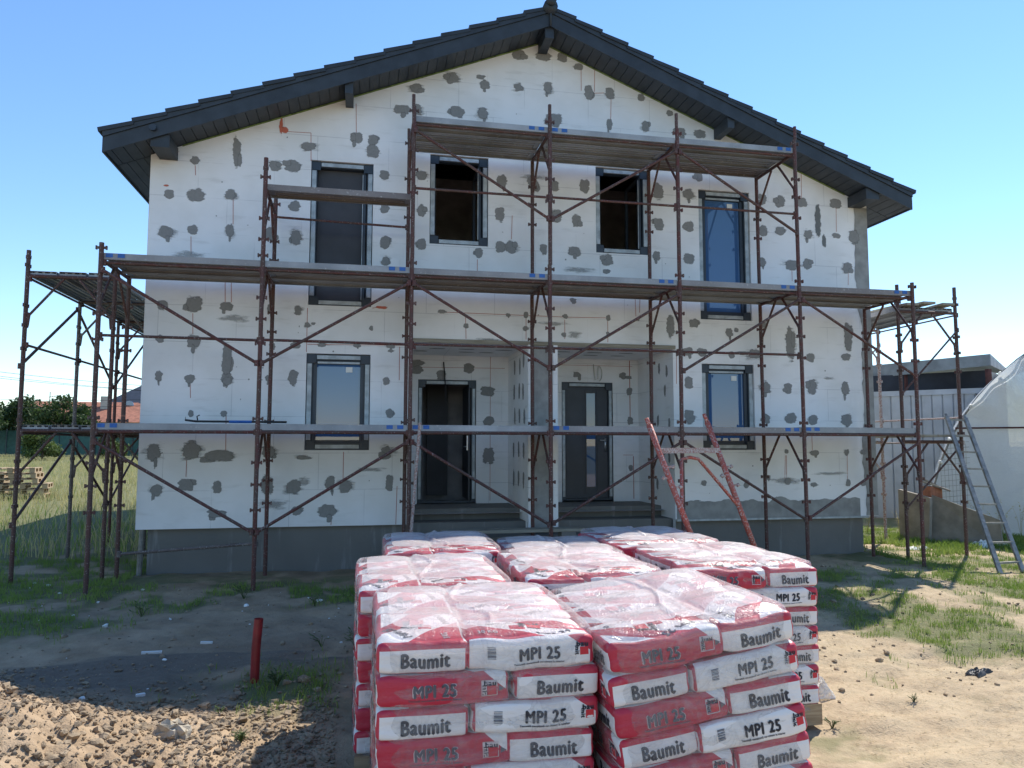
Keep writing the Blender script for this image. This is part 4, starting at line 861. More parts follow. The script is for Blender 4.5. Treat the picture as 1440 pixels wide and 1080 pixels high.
# right return scaffold
XR, YR = 8.24, 10.22
sc3 = thing('scaffold', 'short rusty tube scaffold with warped wooden decks beside the right side of the house', 'scaffolding', (XR, YR, G0))
def L3(p): return (p[0] - XR, p[1] - YR, p[2] - G0)
for k, zt3 in ((0, 2.55), (1, 2.50)): xframe(sc3, XR, YR + 1.85 * k, 1.05, gz(XR, YR + 1.85 * k) - .05, .14, 2.20, zt3, XR, YR, PIPE if k == 0 else PIPEP)
xframe(sc3, XR, YR + 3.7, 1.05, -1.75, .14, 2.20, 2.4, XR, YR, PIPEG)
for k in range(2):
    for x in (.17, .52, .87): clonepart(DECKME, 'deck_board', sc3, (x, 1.85 * (k + .5), 2.20 - G0 + random.uniform(-.01, .01)), (0, random.uniform(-.015, .015), math.pi / 2))
m = MB()
for j, x in enumerate((.14, .40, .66, .92)):
    m.bar((x, -.12, .16 - G0), (x, 3.8, .17 - G0 + random.uniform(-.01, .01)), .24, .035)
m.build('wooden_deck', WOODG, sc3)
m = MB()
for j, (x, z) in enumerate(((.2, 2.235), (.5, 2.25), (.85, 2.235))):
    pts = [(x, y, z - G0 + .02 * math.sin(y * 2 + j)) for y in np.linspace(-.1, 1.6, 7)]
    for a, b in zip(pts[:-1], pts[1:]): m.bar(a, b, .22, .035)
m.build('wooden_deck', WOODG, sc3)
for k in range(2):
    ya, yb = YR + 1.85 * k, YR + 1.85 * (k + 1)
    pipe(sc3, (XR + 1.08, ya, 2.10), (XR + 1.08, yb, 2.10), .014, 'ledger', conv=L3)
    pipe(sc3, (XR + 1.08, ya, .05), (XR + 1.08, yb, .05), .014, 'ledger', PIPEP, conv=L3)
    pipe(sc3, (XR + 1.08, ya, .45), (XR + 1.08, yb, .45), .014, 'guard_rail', PIPEP, conv=L3)
pipe(sc3, (XR + 1.05, YR - .03, 1.85), (XR, YR - .03, .82), .015, 'diagonal_brace', conv=L3)
pipe(sc3, (XR + 1.05, YR + 1.82, 1.85), (XR, YR + 1.82, .82), .015, 'diagonal_brace', PIPEP, conv=L3)
pipe(sc3, (XR + .95, YR - .03, -.05), (XR, YR - .03, -.95), .015, 'diagonal_brace', conv=L3)

# scuffed red frame leaning in front of the scaffold
t = thing('trestle', 'scuffed red steel trestle leaning in front of the porch, rails slanting right', 'trestle', (3.6, 7.2, -1.75))
def LT(p): return Vector((p[0] - 3.6, p[1] - 7.2, p[2] + 1.75))
A0, A1 = Vector((2.726, 6.95, .270)), Vector((3.159, 6.95, -.841)); B0, B1 = Vector((3.626, 7.55, .346)), Vector((4.181, 7.55, -1.085))
def ext(a, b, z): d = (b - a); return a + d * ((z - a.z) / d.z)
A2, B2 = ext(A0, A1, -1.80), ext(B0, B1, -1.80)
m = MB(); m.tube([LT(A0 + (A1 - A0) * .06), LT(A2)], .030, 12); m.tube([LT(A0), LT(A0 + (A1 - A0) * .07)], .021, 10); m.build('rail', PIPER, t, True)
m = MB(); m.tube([LT(B0 + (B1 - B0) * .06), LT(B2)], .030, 12); m.tube([LT(B0), LT(B0 + (B1 - B0) * .07)], .021, 10); m.build('rail', PIPER, t, True)
a = ext(A0, A1, -.05); b = ext(B0, B1, -.05)
m = MB(); m.bar(LT(a), LT(b), .05, .055); m.build('crossbar', PIPEP, t)
ca, cb = a.lerp(b, .40) + Vector((0, 0, -.07)), a.lerp(b, .60) + Vector((0, 0, -.07)); pa = ext(A0, A1, -.60); pb = ext(B0, B1, -.72)
m = MB(); m.tube([LT(ext(A0, A1, -.68)), LT(pa + Vector((.02, 0, .05))), LT(ca + Vector((-.03, 0, -.02))), LT(ca.lerp(cb, .5)), LT(cb + Vector((.03, 0, -.02))), LT(pb + Vector((-.03, 0, .06))), LT(ext(B0, B1, -.80))], .018, 10); m.build('knee_brace', PIPER, t, True)
for E0, E1, zs_ in ((A0, A1, (-.22, -.33, -.42)), (B0, B1, (-.24, -.34, -.44))):
    for j, z in enumerate(zs_):
        p = LT(ext(E0, E1, z)); s = 1 if j % 2 == 0 else -1
        m = MB(); m.bar(p, p + Vector((s * .075, -.01, .02)), .02, .02); m.tube([p + Vector((s * .06, -.01, .005)), p + Vector((s * .085, -.01, .02))], .020, 8); m.build('locking_peg', PIPEP, t)

# aluminium ladder at right
t = thing('ladder', 'dull aluminium ladder leaning on the right-hand scaffold in front of the white greenhouse', 'ladder', (8.63, 8.74, -1.7))
def LD(p): return Vector(p) - Vector((8.63, 8.74, -1.7))
lA, lB = Vector((8.437, 8.72, -1.72)), Vector((8.84, 8.76, -1.72)); uA, uB = Vector((8.98, 10.15, .46)), Vector((9.27, 10.10, .44))
for a, b in ((lA, uA), (lB, uB)):
    m = MB(); m.bar(LD(a), LD(b), .032, .065, up=(1, 0, 0)); m.tube([LD(b), LD(b + (b - a).normalized() * .05)], .02, 8); m.build('side_rail', ALU, t)
for k in range(9):
    f = .06 + k * .115; m = MB(); m.bar(LD(lA.lerp(uA, f)), LD(lB.lerp(uB, f)), .03, .026); m.build('rung', ALU, t)

# ---------------------------------------------------------------- bags on pallets
BL, BW, BH = .272, .1865, .0655
def text2d(s, width=None, height=None, bold=.0, fat=0):
    c = bpy.data.curves.new('t', 'FONT'); c.body = s; c.size = 1; c.offset = bold; c.resolution_u = 3; c.space_character = 1.12
    o = bpy.data.objects.new('t', c); COL.objects.link(o); bpy.context.view_layer.update()
    me = o.evaluated_get(bpy.context.evaluated_depsgraph_get()).to_mesh()
    V = np.array([v.co[:2] for v in me.vertices]); F_ = [tuple(p.vertices) for p in me.polygons]
    bpy.data.objects.remove(o); bpy.data.curves.remove(c)
    V = V - V.min(0); sz = V.max(0)
    k = width / sz[0] if width else height / sz[1]
    V = V * k; 
    if height and width: V[:, 1] *= height / V[:, 1].max()
    V = V - (V.max(0)) / 2; V = np.column_stack([V, np.zeros(len(V))])
    if fat:      # heavier strokes: shifted copies, each a hair above the last
        n = len(V); h = V[:, 1].max(); offs = [(-fat, 0), (fat, 0), (0, fat * .8), (0, -fat * .8), (-fat * .5, 0), (fat * .5, 0)]
        V = np.concatenate([V] + [V + [a * h, b * h, .00012 * (i + 1)] for i, (a, b) in enumerate(offs)]); F_ = [tuple(q + n * i for q in f) for i in range(len(offs) + 1) for f in F_]
    return V, F_
T_MPI = text2d('MPI 25', .170, .050, 0, .13); T_BAU = text2d('Baumit', .195, .057, 0, .13); T_SUB = text2d('Tencuială mecanizată var-ciment la interior', .215, .0085, 0, .12)
T_bau = text2d('bau', .048, .021, 0, .17); T_mit = text2d('mit', .044, .020, 0, .17); T_top = text2d('MPI 25', .20, .040, 0, .12); T_kg = text2d('30 KG', .085, .026, 0, .1)
def field(P, seed, k=1.0):
    x, y, z = P[:, 0], P[:, 1], P[:, 2]; r = np.random.default_rng(seed); s = r.uniform(0, 6.28, 12)
    Q = P.copy(); ax, ay, az = np.abs(x / BL).clip(0, 1), np.abs(y / BW).clip(0, 1), z / BH
    bul = 1 + .07 * (1 - ax ** 2) * (1 - ay ** 2) * k - .16 * (ax ** 8) * (ay ** 8)
    Q[:, 2] = z * bul + .0035 * k * (np.sin(11 * x + s[0]) * np.sin(15 * y + s[1]) + .5 * np.sin(31 * x + s[2] + 9 * y))
    Q[:, 1] = y + np.sign(y) * ay ** 4 * (.004 * (1 - ax ** 4) + .0028 * np.sin(17 * x + s[3]) + .0016 * np.sin(60 * az * BH * 8 + s[4] + 9 * x)) - .005 * az ** 4 * np.sign(y) * ay ** 6 * 0
    Q[:, 0] = x + np.sign(x) * ax ** 6 * (.0025 * np.sin(19 * y + s[5]) + .002 * np.sin(70 * z + s[6])) + .002 * np.sin(22 * z + s[7])
    Q[:, 2] += .0025 * np.sin(7 * x + s[8]) * k + .0012 * np.sin(47 * y + 13 * x + s[9]) * k
    return Q
def bag_mesh(seed, k=1.0):
    def lin(n): t = np.linspace(-1, 1, n); return np.sign(t) * (1 - (1 - np.abs(t)) ** 1.35)
    gx, gy, gz_ = lin(30), lin(22), lin(11); V, F_ = [], []; off = 0
    D = np.array([BL, BW, BH]); r = .024
    for axn, (ga, gb) in ((0, (gy, gz_)), (1, (gx, gz_)), (2, (gx, gy))):
        for s in (-1, 1):
            A, B = np.meshgrid(ga, gb); C = np.full(A.shape, s)
            P = {0: [C, A, B], 1: [A, C, B], 2: [A, B, C]}[axn]; P = np.stack(P, -1).reshape(-1, 3) * D
            inn = np.clip(P, -(D - r), D - r); d = P - inn; L = np.linalg.norm(d, axis=1, keepdims=True); P = inn + d / np.maximum(L, 1e-9) * r * (L > 0)
            P = field(P, seed, k); n1, n2 = A.shape; ii = np.arange(n1 * n2).reshape(n1, n2) + off
            q = np.stack([ii[:-1, :-1], ii[:-1, 1:], ii[1:, 1:], ii[1:, :-1]], -1).reshape(-1, 4)
            if (s > 0) == (axn == 1): q = q[:, ::-1]
            V.append(P); F_.append(q); off += n1 * n2
    me = npmesh('bag', np.concatenate(V), np.concatenate(F_), BAG, True)
    import bmesh
    bm = bmesh.new(); bm.from_mesh(me); bmesh.ops.remove_doubles(bm, verts=bm.verts, dist=1e-5); bmesh.ops.recalc_face_normals(bm, faces=bm.faces); bm.to_mesh(me); bm.free()
    return me
def letter_mesh(seed, k=1.0, which='text'):
    V, F_, M = [], [], []
    def put(T, cu, cv, face, mi, rot=0, sc=1.0, lift=.0022):
        v2, f2 = T; lz = v2[:, 2] if v2.shape[1] > 2 else np.zeros(len(v2)); v2 = v2[:, :2] * sc; c, s = math.cos(rot), math.sin(rot); u = v2[:, 0] * c - v2[:, 1] * s + cu; v = v2[:, 0] * s + v2[:, 1] * c + cv
        n = len(u)
        if face == '-y': P = np.stack([u, np.full(n, -(BW)), v], -1)
        elif face == '+y': P = np.stack([-u, np.full(n, BW), v], -1)
        elif face == '+x': P = np.stack([np.full(n, BL), u, v], -1)
        elif face == '-x': P = np.stack([np.full(n, -BL), -u, v], -1)
        else: P = np.stack([u, v, np.full(n, BH)], -1)
        Q = field(P, seed, k); nrm = {'-y': (0, -1, 0), '+y': (0, 1, 0), '+x': (1, 0, 0), '-x': (-1, 0, 0), 'top': (0, 0, 1)}[face]
        Q = Q + np.array(nrm) * (lift + lz)[:, None]; o = sum(len(a) for a in V); V.append(Q); F_.extend([tuple(i + o for i in f) for f in f2]); M.extend([mi] * len(f2))
    def sq(w_, h_): return np.array([(-w_ / 2, -h_ / 2), (w_ / 2, -h_ / 2), (w_ / 2, h_ / 2), (-w_ / 2, h_ / 2)]), [(0, 1, 2, 3)]
    def logo(cu, cv, face, on_red, sc=1.0):
        if on_red:
            for a, b, e, f in ((0, .0315, .064, .003), (0, -.0315, .064, .003), (.0315, 0, .003, .064), (-.0315, 0, .003, .064)): put(sq(e * sc, f * sc), cu + a * sc, cv + b * sc, face, 3, lift=.0026)
            put(sq(.060 * sc, .018 * sc), cu, cv + .020 * sc, face, 3, lift=.0018); put(sq(.018 * sc, .040 * sc), cu - .020 * sc, cv - .009 * sc, face, 3, lift=.0018)
        put(T_bau, cu + .003 * sc, cv + .0195 * sc, face, 0, 0, sc, .0030); put(T_mit, cu - .0195 * sc, cv - .007 * sc, face, 0, -math.pi / 2, sc * .86, .0032)
        put(sq(.036 * sc, .036 * sc), cu + .0105 * sc, cv - .0115 * sc, face, 2, lift=.0024)
    if which == 'logo':
        logo(.218, .008, '-y', False); logo(.188, .0, '+y', True); logo(.03, .03, 'top', False, 1.7)
    else:
        put(T_MPI, .038, .002, '-y', 0); put(T_SUB, .035, -.036, '-y', 0)
        for j in range(9): put(sq(.036, .0022 + .0012 * (j % 3)), -.165, -.018 + j * .0058, '-y', 1)
        put(T_MPI, -.035, .0, '+y', 3, 0, 1.035, .0015); put(T_MPI, -.035, .0, '+y', 1, 0, 1, .0028); put(T_SUB, -.035, -.036, '+y', 1, 0)
        put((np.array([(0, .014), (0, -.014), (.024, 0)]), [(0, 1, 2)]), .228, -.004, '+y', 1)
        put(T_BAU, .012, -.012, '+x', 0); put(T_BAU, .012, -.012, '-x', 0)
        put(T_top, -.10, .10, 'top', 1, .45); put(T_kg, -.17, -.10, 'top', 3, .1); put(T_top, .12, -.10, 'top', 1, .25, .8)
    return npmesh_poly('lettering' if which == 'text' else 'logo', np.concatenate(V), F_, [INK, INKG, INKR, INKW], M)
def npmesh_poly(name, V, F_, mats, M):
    me = bpy.data.meshes.new(name); me.from_pydata([tuple(map(float, v)) for v in V], [], F_)
    for m_ in mats: me.materials.append(m_)
    me.polygons.foreach_set('material_index', M); me.update(); return me
def merged(s, k):
    import bmesh
    me = bag_mesh(s, k); L = [letter_mesh(s, k, 'text'), letter_mesh(s, k, 'logo')]; bm = bmesh.new(); bm.from_mesh(me)
    for l in L:
        n0 = len(bm.faces); bm.from_mesh(l); bm.faces.ensure_lookup_table()
        for f in bm.faces[n0:]: f.material_index += 1; f.smooth = False
    bm.to_mesh(me); bm.free()
    for m_ in (INK, INKG, INKR, INKW): me.materials.append(m_)
    for l in L: bpy.data.meshes.remove(l)
    return me
BAGM = [(merged(s, k), 0, 0, k) for s, k in ((1, 1), (2, 1), (3, 1), (4, 1), (5, 1.9), (6, 2.1), (7, 1.9))]

ORD = ['top', 'second', 'third', 'fourth', 'fifth', 'sixth', 'lowest']
def pallet_parts(t, w_, d, h):
    m = MB()
    for i in range(5): a = i * (w_ - .14) / 4; m.box((a, 0, h - .022), (a + .14, d, h))
    for j in range(3): y = j * (d - .10) / 2; m.box((0, y, h - .044), (w_, y + .10, h - .0225))
    m.build('deck_slat', WOOD, t)
    for i in range(3):
        for j in range(3):
            b = MB(); a = i * (w_ - .13) / 2; y = j * (d - .10) / 2; b.box((a, y, .022), (a + .13, y + .10, h - .0445)); b.build('block', WOOD, t)
    for i in range(3): a = i * (w_ - .12) / 2; b = MB(); b.box((a, 0, 0), (a + .12, d, .0215)); b.build('runner', WOOD, t)
NBAG = [0]
def stack(x, y, rot, zg, first, nm, layers=7, w_=.924, d=1.128, keep=None, lean=(0, 0), tilt=0.0, su=1.0):
    c, s = math.cos(rot), math.sin(rot); hp = .14; pitch = .1305
    MW = Matrix.Translation((x, y, zg)) @ Matrix.Rotation(rot, 4, 'Z') @ Matrix.Rotation(tilt, 4, 'Y') @ Matrix.Diagonal((su, 1, 1, 1))
    t = thing('wooden_pallet', 'wooden shipping pallet under the %s' % nm, 'pallet', (0, 0, 0), 0, 'pallets carrying the bags'); t.matrix_world = MW; pallet_parts(t, w_, d, hp)
    tops = []
    for li in range(layers):
        lev = layers - 1 - li; pat = first if lev % 2 == 0 else ('B' if first == 'A' else 'A')
        z = hp + (li + .5) * pitch; lx = lean[0] * lev; ly = lean[1] * lev
        B = []
        if pat == 'A':
            B += [(.188, .276, 90, 'front left, end outward'), (.188, .85, 90, 'rear left, lengthwise')]
            B += [(.650, .188 + .376 * j, 0, ['front right, white side outward', 'middle right, crosswise', 'rear right, crosswise'][j]) for j in range(3)]
        else:
            B += [(.274, .188 + .376 * j, 180, ['front left, red side outward', 'middle left, crosswise', 'rear left, crosswise'][j]) for j in range(3)]
            B += [(.736, .276, -90, 'front right, end outward'), (.736, .85, -90, 'rear right, lengthwise')]
        for u, v, a, desc in B:
            front = 'front' in desc; left = u < .3; rear = v > .7
            if lev > 0 and keep is not None and not keep(front, left, rear, lev): continue
            ju, jv, ja = random.uniform(-.010, .010), random.uniform(-.008, .008), random.uniform(-.025, .025)
            vi = random.randrange(4) if lev > 0 else 4 + random.randrange(3); me, tx, lg, k = BAGM[vi]
            o = bpy.data.objects.new('bag', me); o.matrix_world = MW @ Matrix.Translation((u + ju + lx, v + jv + ly, z + random.uniform(-.002, .002) + (.004 if lev == 0 else 0))) @ Matrix.Rotation(R_(a) + ja, 4, 'Z') @ Matrix.Rotation(random.uniform(-.012, .012), 4, 'X')
            link(o); NBAG[0] += 1
            tag(o, 'paper bag, %s layer, %s, %s' % (ORD[lev], desc, nm), 'bag', 'plaster bags stacked on pallets')
            if lev == 0: tops.append((u + ju, v + jv, R_(a) + ja))
    # stretch film over the whole stack
    H = hp + layers * pitch; NP, NS = 200, 30
    def ring(e):   # rounded rectangle grown by e
        P = []
        for i in range(NP):
            t_ = 2 * math.pi * i / NP; a, b = math.cos(t_), math.sin(t_); k = 1 / (abs(a) ** 9 + abs(b) ** 9) ** (1 / 9)
            P.append((w_ / 2 + a * k * (w_ / 2 + e), d / 2 + b * k * (d / 2 + e)))
        return np.array(P)
    R0 = ring(.012); seed = int(abs(x * 100)) + int(abs(y * 37)); V = []; per = np.linspace(0, 34, NP, endpoint=False); cen = np.array([w_ / 2, d / 2])
    n_ = (R0 - cen) / np.linalg.norm(R0 - cen, axis=1, keepdims=True); pc = np.cos(np.linspace(0, 2 * np.pi, NP, endpoint=False)) * 5; ps = np.sin(np.linspace(0, 2 * np.pi, NP, endpoint=False)) * 5
    def ztop(P):
        z = np.full(len(P), -.05)
        for u, v, a in tops:
            ca, sa = math.cos(-a), math.sin(-a); dx = P[:, 0] - u; dy = P[:, 1] - v; lx_ = (dx * ca - dy * sa) / BL; ly_ = (dx * sa + dy * ca) / BW
            q = np.clip(np.maximum(np.abs(lx_), np.abs(ly_)), 0, 1.3)
            z = np.maximum(z, .038 + .024 * (1 - np.clip(lx_, -1, 1) ** 2) * (1 - np.clip(ly_, -1, 1) ** 2) - np.clip(q - .85, 0, 1) ** 1.4 * .09)
        return z
    levels = []
    for j in range(26):
        f = j / 25; zz = .10 + (H - .045 - .10) * f; lev = (H - zz) / pitch; lay = np.sin((zz - hp) / pitch * math.pi) ** 2
        dd = (vnoise(pc + 3, ps + zz * 22 + 0 * pc, seed) - .5) * .010 + (lay - 1) * .006 + (vnoise(pc * 3, ps * 3 + zz * 60, seed + 1) - .5) * .004
        P = R0 + n_ * dd[:, None] + np.array([lean[0] * lev, lean[1] * lev]); levels.append(np.column_stack([P, np.full(NP, zz)]))
    for j in range(NS):
        f = j / (NS - 1); s_ = 1 - f ** 1.05 * .999 if j else 1.0; P = cen + (R0 - cen) * (s_ - .0)
        if j < 3: P = cen + (R0 - cen) * [.999, .992, .975][j]
        zt_ = ztop(P); edge = [-.030, -.012, -.003][j] if j < 3 else 0
        wr = np.abs(fbm(P[:, 0] * 9 + P[:, 1] * 3, P[:, 1] * 12, seed + 5, 3) - .5) * .015
        seam = np.exp(-((P[:, 0] - w_ * .47 - .06 * np.sin(P[:, 1] * 6 + seed)) / .012) ** 2) * .016
        levels.append(np.column_stack([P, H + np.maximum(zt_, -.02 if j < 3 else -.012) + edge + (wr + seam) * (1 if j > 3 else .2)]))
    A = np.concatenate(levels); nl = len(levels); ii = np.arange(nl * NP).reshape(nl, NP); jj = np.roll(ii, -1, 1)
    F_ = np.stack([ii[:-1], jj[:-1], jj[1:], ii[1:]], -1).reshape(-1, 4); mi = np.repeat((np.arange(nl - 1) >= 31).astype(int), NP)
    o = link(bpy.data.objects.new('stretch_film', npmesh('stretch_film', A, F_, [FILM_S, FILM_T], True, mi))); o.matrix_world = MW
    tag(o, 'clear wrinkled stretch film wrapped round the %s' % nm, 'plastic film', 'stretch film round the bag stacks')
ZP = -1.895
stack(.06, 3.25, R_(-.3), ZP, 'A', 'nearest left stack', su=1.045, keep=lambda f, l, r, lev: f or l or lev < 2)
stack(1.155, 3.11, R_(.5), ZP - .015, 'B', 'nearest right stack', su=.975, keep=lambda f, l, r, lev: True, tilt=-R_(7))
stack(-.03, 4.44, R_(.5), ZP, 'A', 'left stack one row back', keep=lambda f, l, r, lev: l or lev < 2)
stack(1.02, 4.62, R_(1), ZP, 'A', 'middle stack one row back', keep=lambda f, l, r, lev: lev < 2 or l or not l and f)
stack(2.17, 4.72, R_(.5), ZP, 'B', 'front right-hand stack', keep=lambda f, l, r, lev: f or not l or lev < 2)
stack(2.10, 5.92, R_(3), ZP, 'B', 'rear right-hand stack', keep=lambda f, l, r, lev: f or not l or lev < 2)
stack(.16, 5.88, R_(-1), ZP - .0, 'A', 'rearmost left stack', keep=lambda f, l, r, lev: l or lev < 2)
stack(1.17, 5.82, R_(-2), ZP - .055, 'B', 'rearmost middle stack', keep=lambda f, l, r, lev: l or lev < 2)
print('bags', NBAG[0])

# red drain pipe standing in the ground
m = MB(); x, y = -.80, 6.12; z0 = gz(x, y)
pts = [(x, y, z0 - .05), (x + .005, y, z0 + .25), (x + .02, y, z0 + .47)]; m.tube(pts, .034, 20, cap=False); m.tube([pts[0], pts[1], pts[2]], .029, 20, cap=False)
m.tube([pts[2], Vector(pts[2]) + Vector((0, 0, .001))], .034, 20, cap=False)
o = m.build('drain_pipe_stub', REDPIPE, None, True); tag(o, 'open-topped red plastic pipe stub standing upright in the shaded ground', 'pipe')
def crumple(name, x, y, L, W_, H_, mat, label, cat, seed, rz=0):
    n = 26; u, v = np.meshgrid(np.linspace(-1, 1, n), np.linspace(-1, 1, n)); r = 1 + .5 * (vnoise(u * 2 + seed, v * 2, seed) - .5)
    Xv = u * L / 2 * r; Yv = v * W_ / 2 * r; Z = (fbm(u * 2.5 + seed, v * 2.5, seed, 4)) ** 1.5 * H_ * 1.6 * (1 - np.clip(np.maximum(abs(u), abs(v)), 0, 1) ** 4) + .006
    ii = np.arange(n * n).reshape(n, n); F_ = np.stack([ii[:-1, :-1], ii[:-1, 1:], ii[1:, 1:], ii[1:, :-1]], -1).reshape(-1, 4)
    o = link(bpy.data.objects.new(name, npmesh(name, np.stack([Xv, Yv, Z], -1).reshape(-1, 3), F_, mat, False))); o.location = (x, y, gz(x, y)); o.rotation_euler = (0, 0, rz); return tag(o, label, cat)
crumple('film_scrap', 3.32, 5.25, .34, .26, .13, PLASTIC, 'crumpled clear plastic film on the sand beside the right-hand bag stack', 'plastic film', 3)
crumple('black_scrap', 4.95, 5.40, .22, .12, .05, BLACKP, 'torn scrap of black plastic on the sandy ground at far right', 'scrap', 9, .4)
crumple('film_scrap', -.16, 3.35, .22, .5, .16, PLASTIC, 'loose torn film hanging down at the left foot of the nearest left bag stack', 'plastic film', 5)
for i, (x, y, L, a, l) in enumerate([(-1.75, 6.95, .16, .2, 'white foam sliver lying on the shaded path at left'), (-1.35, 7.15, .10, 0, 'short white foam sliver right of the longer one on the shaded path'), (-1.55, 5.9, .06, .6, 'small white foam lump in the dark soil at left')]):
    m = MB(); m.box((-L / 2, -.012, 0), (L / 2, .012, .018)); o = m.build('foam_sliver', PAPER); o.location = (x, y, gz(x, y)); o.rotation_euler = (.1, .05, a); tag(o, l, 'foam scrap')

# ---------------------------------------------------------------- trees and shrubs
def tree(x, y, h, w_, label, n=5200, mat=LEAF, leaf=.16, zb=None, group='trees beyond the field fence', trunk=.35, name='tree', cat='tree'):
    z0 = gz(x, y) if zb is None else zb; t = thing(name, label, cat, (x, y, z0), group=group)
    r = np.random.default_rng(int(abs(x) * 31 + y * 7)); m = MB()
    m.tube([(0, 0, -.1), (.05, 0, h * .25), (.0, .05, h * .55)], .1, 8, rs=[h * .035, h * .026, h * .012])
    C = []
    for i in range(int(9 + w_ * 2)):
        a = r.uniform(0, 6.28); q = r.uniform(.15, .9) * w_ / 2; zz = r.uniform(trunk, .92) * h; q *= (1 - ((zz / h - .55) / .6) ** 2) ** .5 if abs(zz / h - .55) < .6 else .3
        c = np.array([math.cos(a) * q, math.sin(a) * q, zz]); C.append((c, r.uniform(.16, .30) * w_ * .75)); m.tube([(0, 0, h * .3), tuple(c * [.5, .5, .8]), tuple(c)], .03, 5, rs=[h * .014, h * .009, h * .003])
    m.build('trunk', BARK, t)
    P = []
    for c, rad in C:
        k = n // len(C); d = r.normal(size=(k, 3)); d /= np.linalg.norm(d, axis=1, keepdims=True); P.append(c + d * rad * (r.uniform(.35, 1.12, (k, 1))) * [1, 1, .75])
    P = np.concatenate(P); k = len(P); a = r.normal(size=(k, 3)); a /= np.linalg.norm(a, axis=1, keepdims=True); b = np.cross(a, r.normal(size=(k, 3))); b /= np.linalg.norm(b, axis=1, keepdims=True)
    s = leaf * r.uniform(.5, 1.2, (k, 1)); V = np.stack([P - a * s, P + b * s * .5, P + a * s, P - b * s * .5], 1).reshape(-1, 3)
    o = link(bpy.data.objects.new('crown', npmesh('crown', V, np.arange(k * 4).reshape(-1, 4), mat)), t); return t
def at(px, d):   # ground position seen at column px, at distance d along the view
    cx = (px - 720) / FPX * d; return (rt.x * cx + math.sin(YAW) * d, rt.y * cx + math.cos(YAW) * d)
for px, d, h, w_, l, n_ in [(12, 62, 4.4, 5.0, 'broad dark green tree beyond the fence at the far left edge', 6500), (-35, 55, 4.2, 4.0, 'dark tree cut off by the left edge beyond the fence', 3500), (92, 58, 4.3, 4.2, 'rounded green tree in front of the red-roofed house', 6500), (118, 64, 4.0, 3.0, 'smaller tree right of the rounded one, before the red roof', 3200), (60, 66, 3.4, 3.0, 'low tree between the two larger ones beyond the fence', 3200)]:
    x, y = at(px, d); tree(x, y, h, w_, l, n_)
x, y = at(62, 47); tree(x, y, 2.3, 2.6, 'light green round bush in front of the green fence', 3500, LEAF2, .11, trunk=.12, group='bushes', name='bush', cat='bush')
x, y = at(160, 52); tree(x, y, 1.9, 2.4, 'green bush behind the left scaffold, near the fence end', 3000, LEAF2, .11, trunk=.12, group='bushes', name='bush', cat='bush')
x, y = at(140, 75); tree(x, y, 4.2, 6, 'hedge-like dark tree at the foot of the slate-roofed house', 4500, LEAF, .2)
# green mesh fence
x0, y0 = at(-60, 58); x1, y1 = at(215, 54); t = thing('green_fence', 'green privacy mesh fence along the far edge of the left field', 'fence', (x0, y0, gz(x0, y0)))
d = Vector((x1 - x0, y1 - y0, 0)); n_ = 11
zf = [gz(x0 + d.x * i / n_, y0 + d.y * i / n_) - gz(x0, y0) for i in range(n_ + 1)]
for i in range(n_ + 1):
    m = MB(); m.tube([(d.x * i / n_, d.y * i / n_, zf[i] - .1), (d.x * i / n_, d.y * i / n_, zf[i] + 2.0)], .035, 6); m.build('post', ANTH, t)
    if i < n_:
        m = MB(); a = d * (i / n_); b = d * ((i + 1) / n_); m.add([(a.x, a.y + .02, zf[i] + .05), (b.x, b.y + .02, zf[i + 1] + .05), (b.x, b.y + .02, zf[i + 1] + 1.85), (a.x, a.y + .02, zf[i] + 1.85)], [(0, 1, 2, 3)])
        m.bar(a + Vector((0, 0, zf[i] + 1.87)), b + Vector((0, 0, zf[i + 1] + 1.87)), .03, .03); m.build('mesh_panel', GREENM, t)
# houses beyond
def farhouse(px, d, w_, dep, hw, hr, label, wallm, roofm, arch=False, rz=.15):
    x, y = at(px, d); z = gz(x, y); t = thing('house', label, 'house', (x, y, z), rz)
    m = MB(); m.box((-w_ / 2, 0, -.5), (w_ / 2, dep, hw)); wv = m.build('wall', wallm, t)
    m = MB(); o_ = .5; a = w_ / 2 + o_; e = a - (dep / 2 + o_) * (.0 if not arch else .8)
    vs = [(-a, -o_, hw - .1), (a, -o_, hw - .1), (a, dep + o_, hw - .1), (-a, dep + o_, hw - .1), (-e, dep / 2, hr), (e, dep / 2, hr)]
    m.add(vs, [(0, 1, 5, 4), (1, 2, 5), (2, 3, 4, 5), (3, 0, 4), (0, 3, 2, 1)]); rf_ = m.build('roof', roofm, t)
    m = MB(); m.box((w_ * .12, dep * .3, hr - 1.0), (w_ * .12 + .8, dep * .3 + .6, hr + .5)); m.build('chimney', wallm if not arch else roofm, rf_)
    for i in range(int(w_ // 2)):
        cx = -w_ / 2 + 1.1 + i * 2.0; m = MB()
        if arch:
            for zz in (.6, ) if hw < 4 else (.6, 3.3):
                k = 8; vs = [(cx - .45, -.02, zz), (cx + .45, -.02, zz)] + [(cx + .45 * math.cos(q), -.02, zz + 1.3 + .45 * math.sin(q)) for q in np.linspace(0, math.pi, k)]
                vs2 = [(a_, .1, c_) for a_, _, c_ in vs]; n2 = len(vs); m.add(vs + vs2, [tuple(range(n2))] + [(j, (j + 1) % n2, n2 + (j + 1) % n2, n2 + j) for j in range(n2)])
        else: m.box((cx - .45, -.03, .9), (cx + .45, .05, 2.1))
        m.build('window', GLASS, t)
    return t
farhouse(113, 70, 10, 7, 2.9, 4.9, 'low house with a terracotta red roof behind the trees at left', WALLC, RROOF, rz=.1)
farhouse(205, 74, 9.5, 8, 4.2, 7.1, 'cream house with dark hipped roof and arched windows just left of the building', WALLC, DROOF, True, rz=-.1)
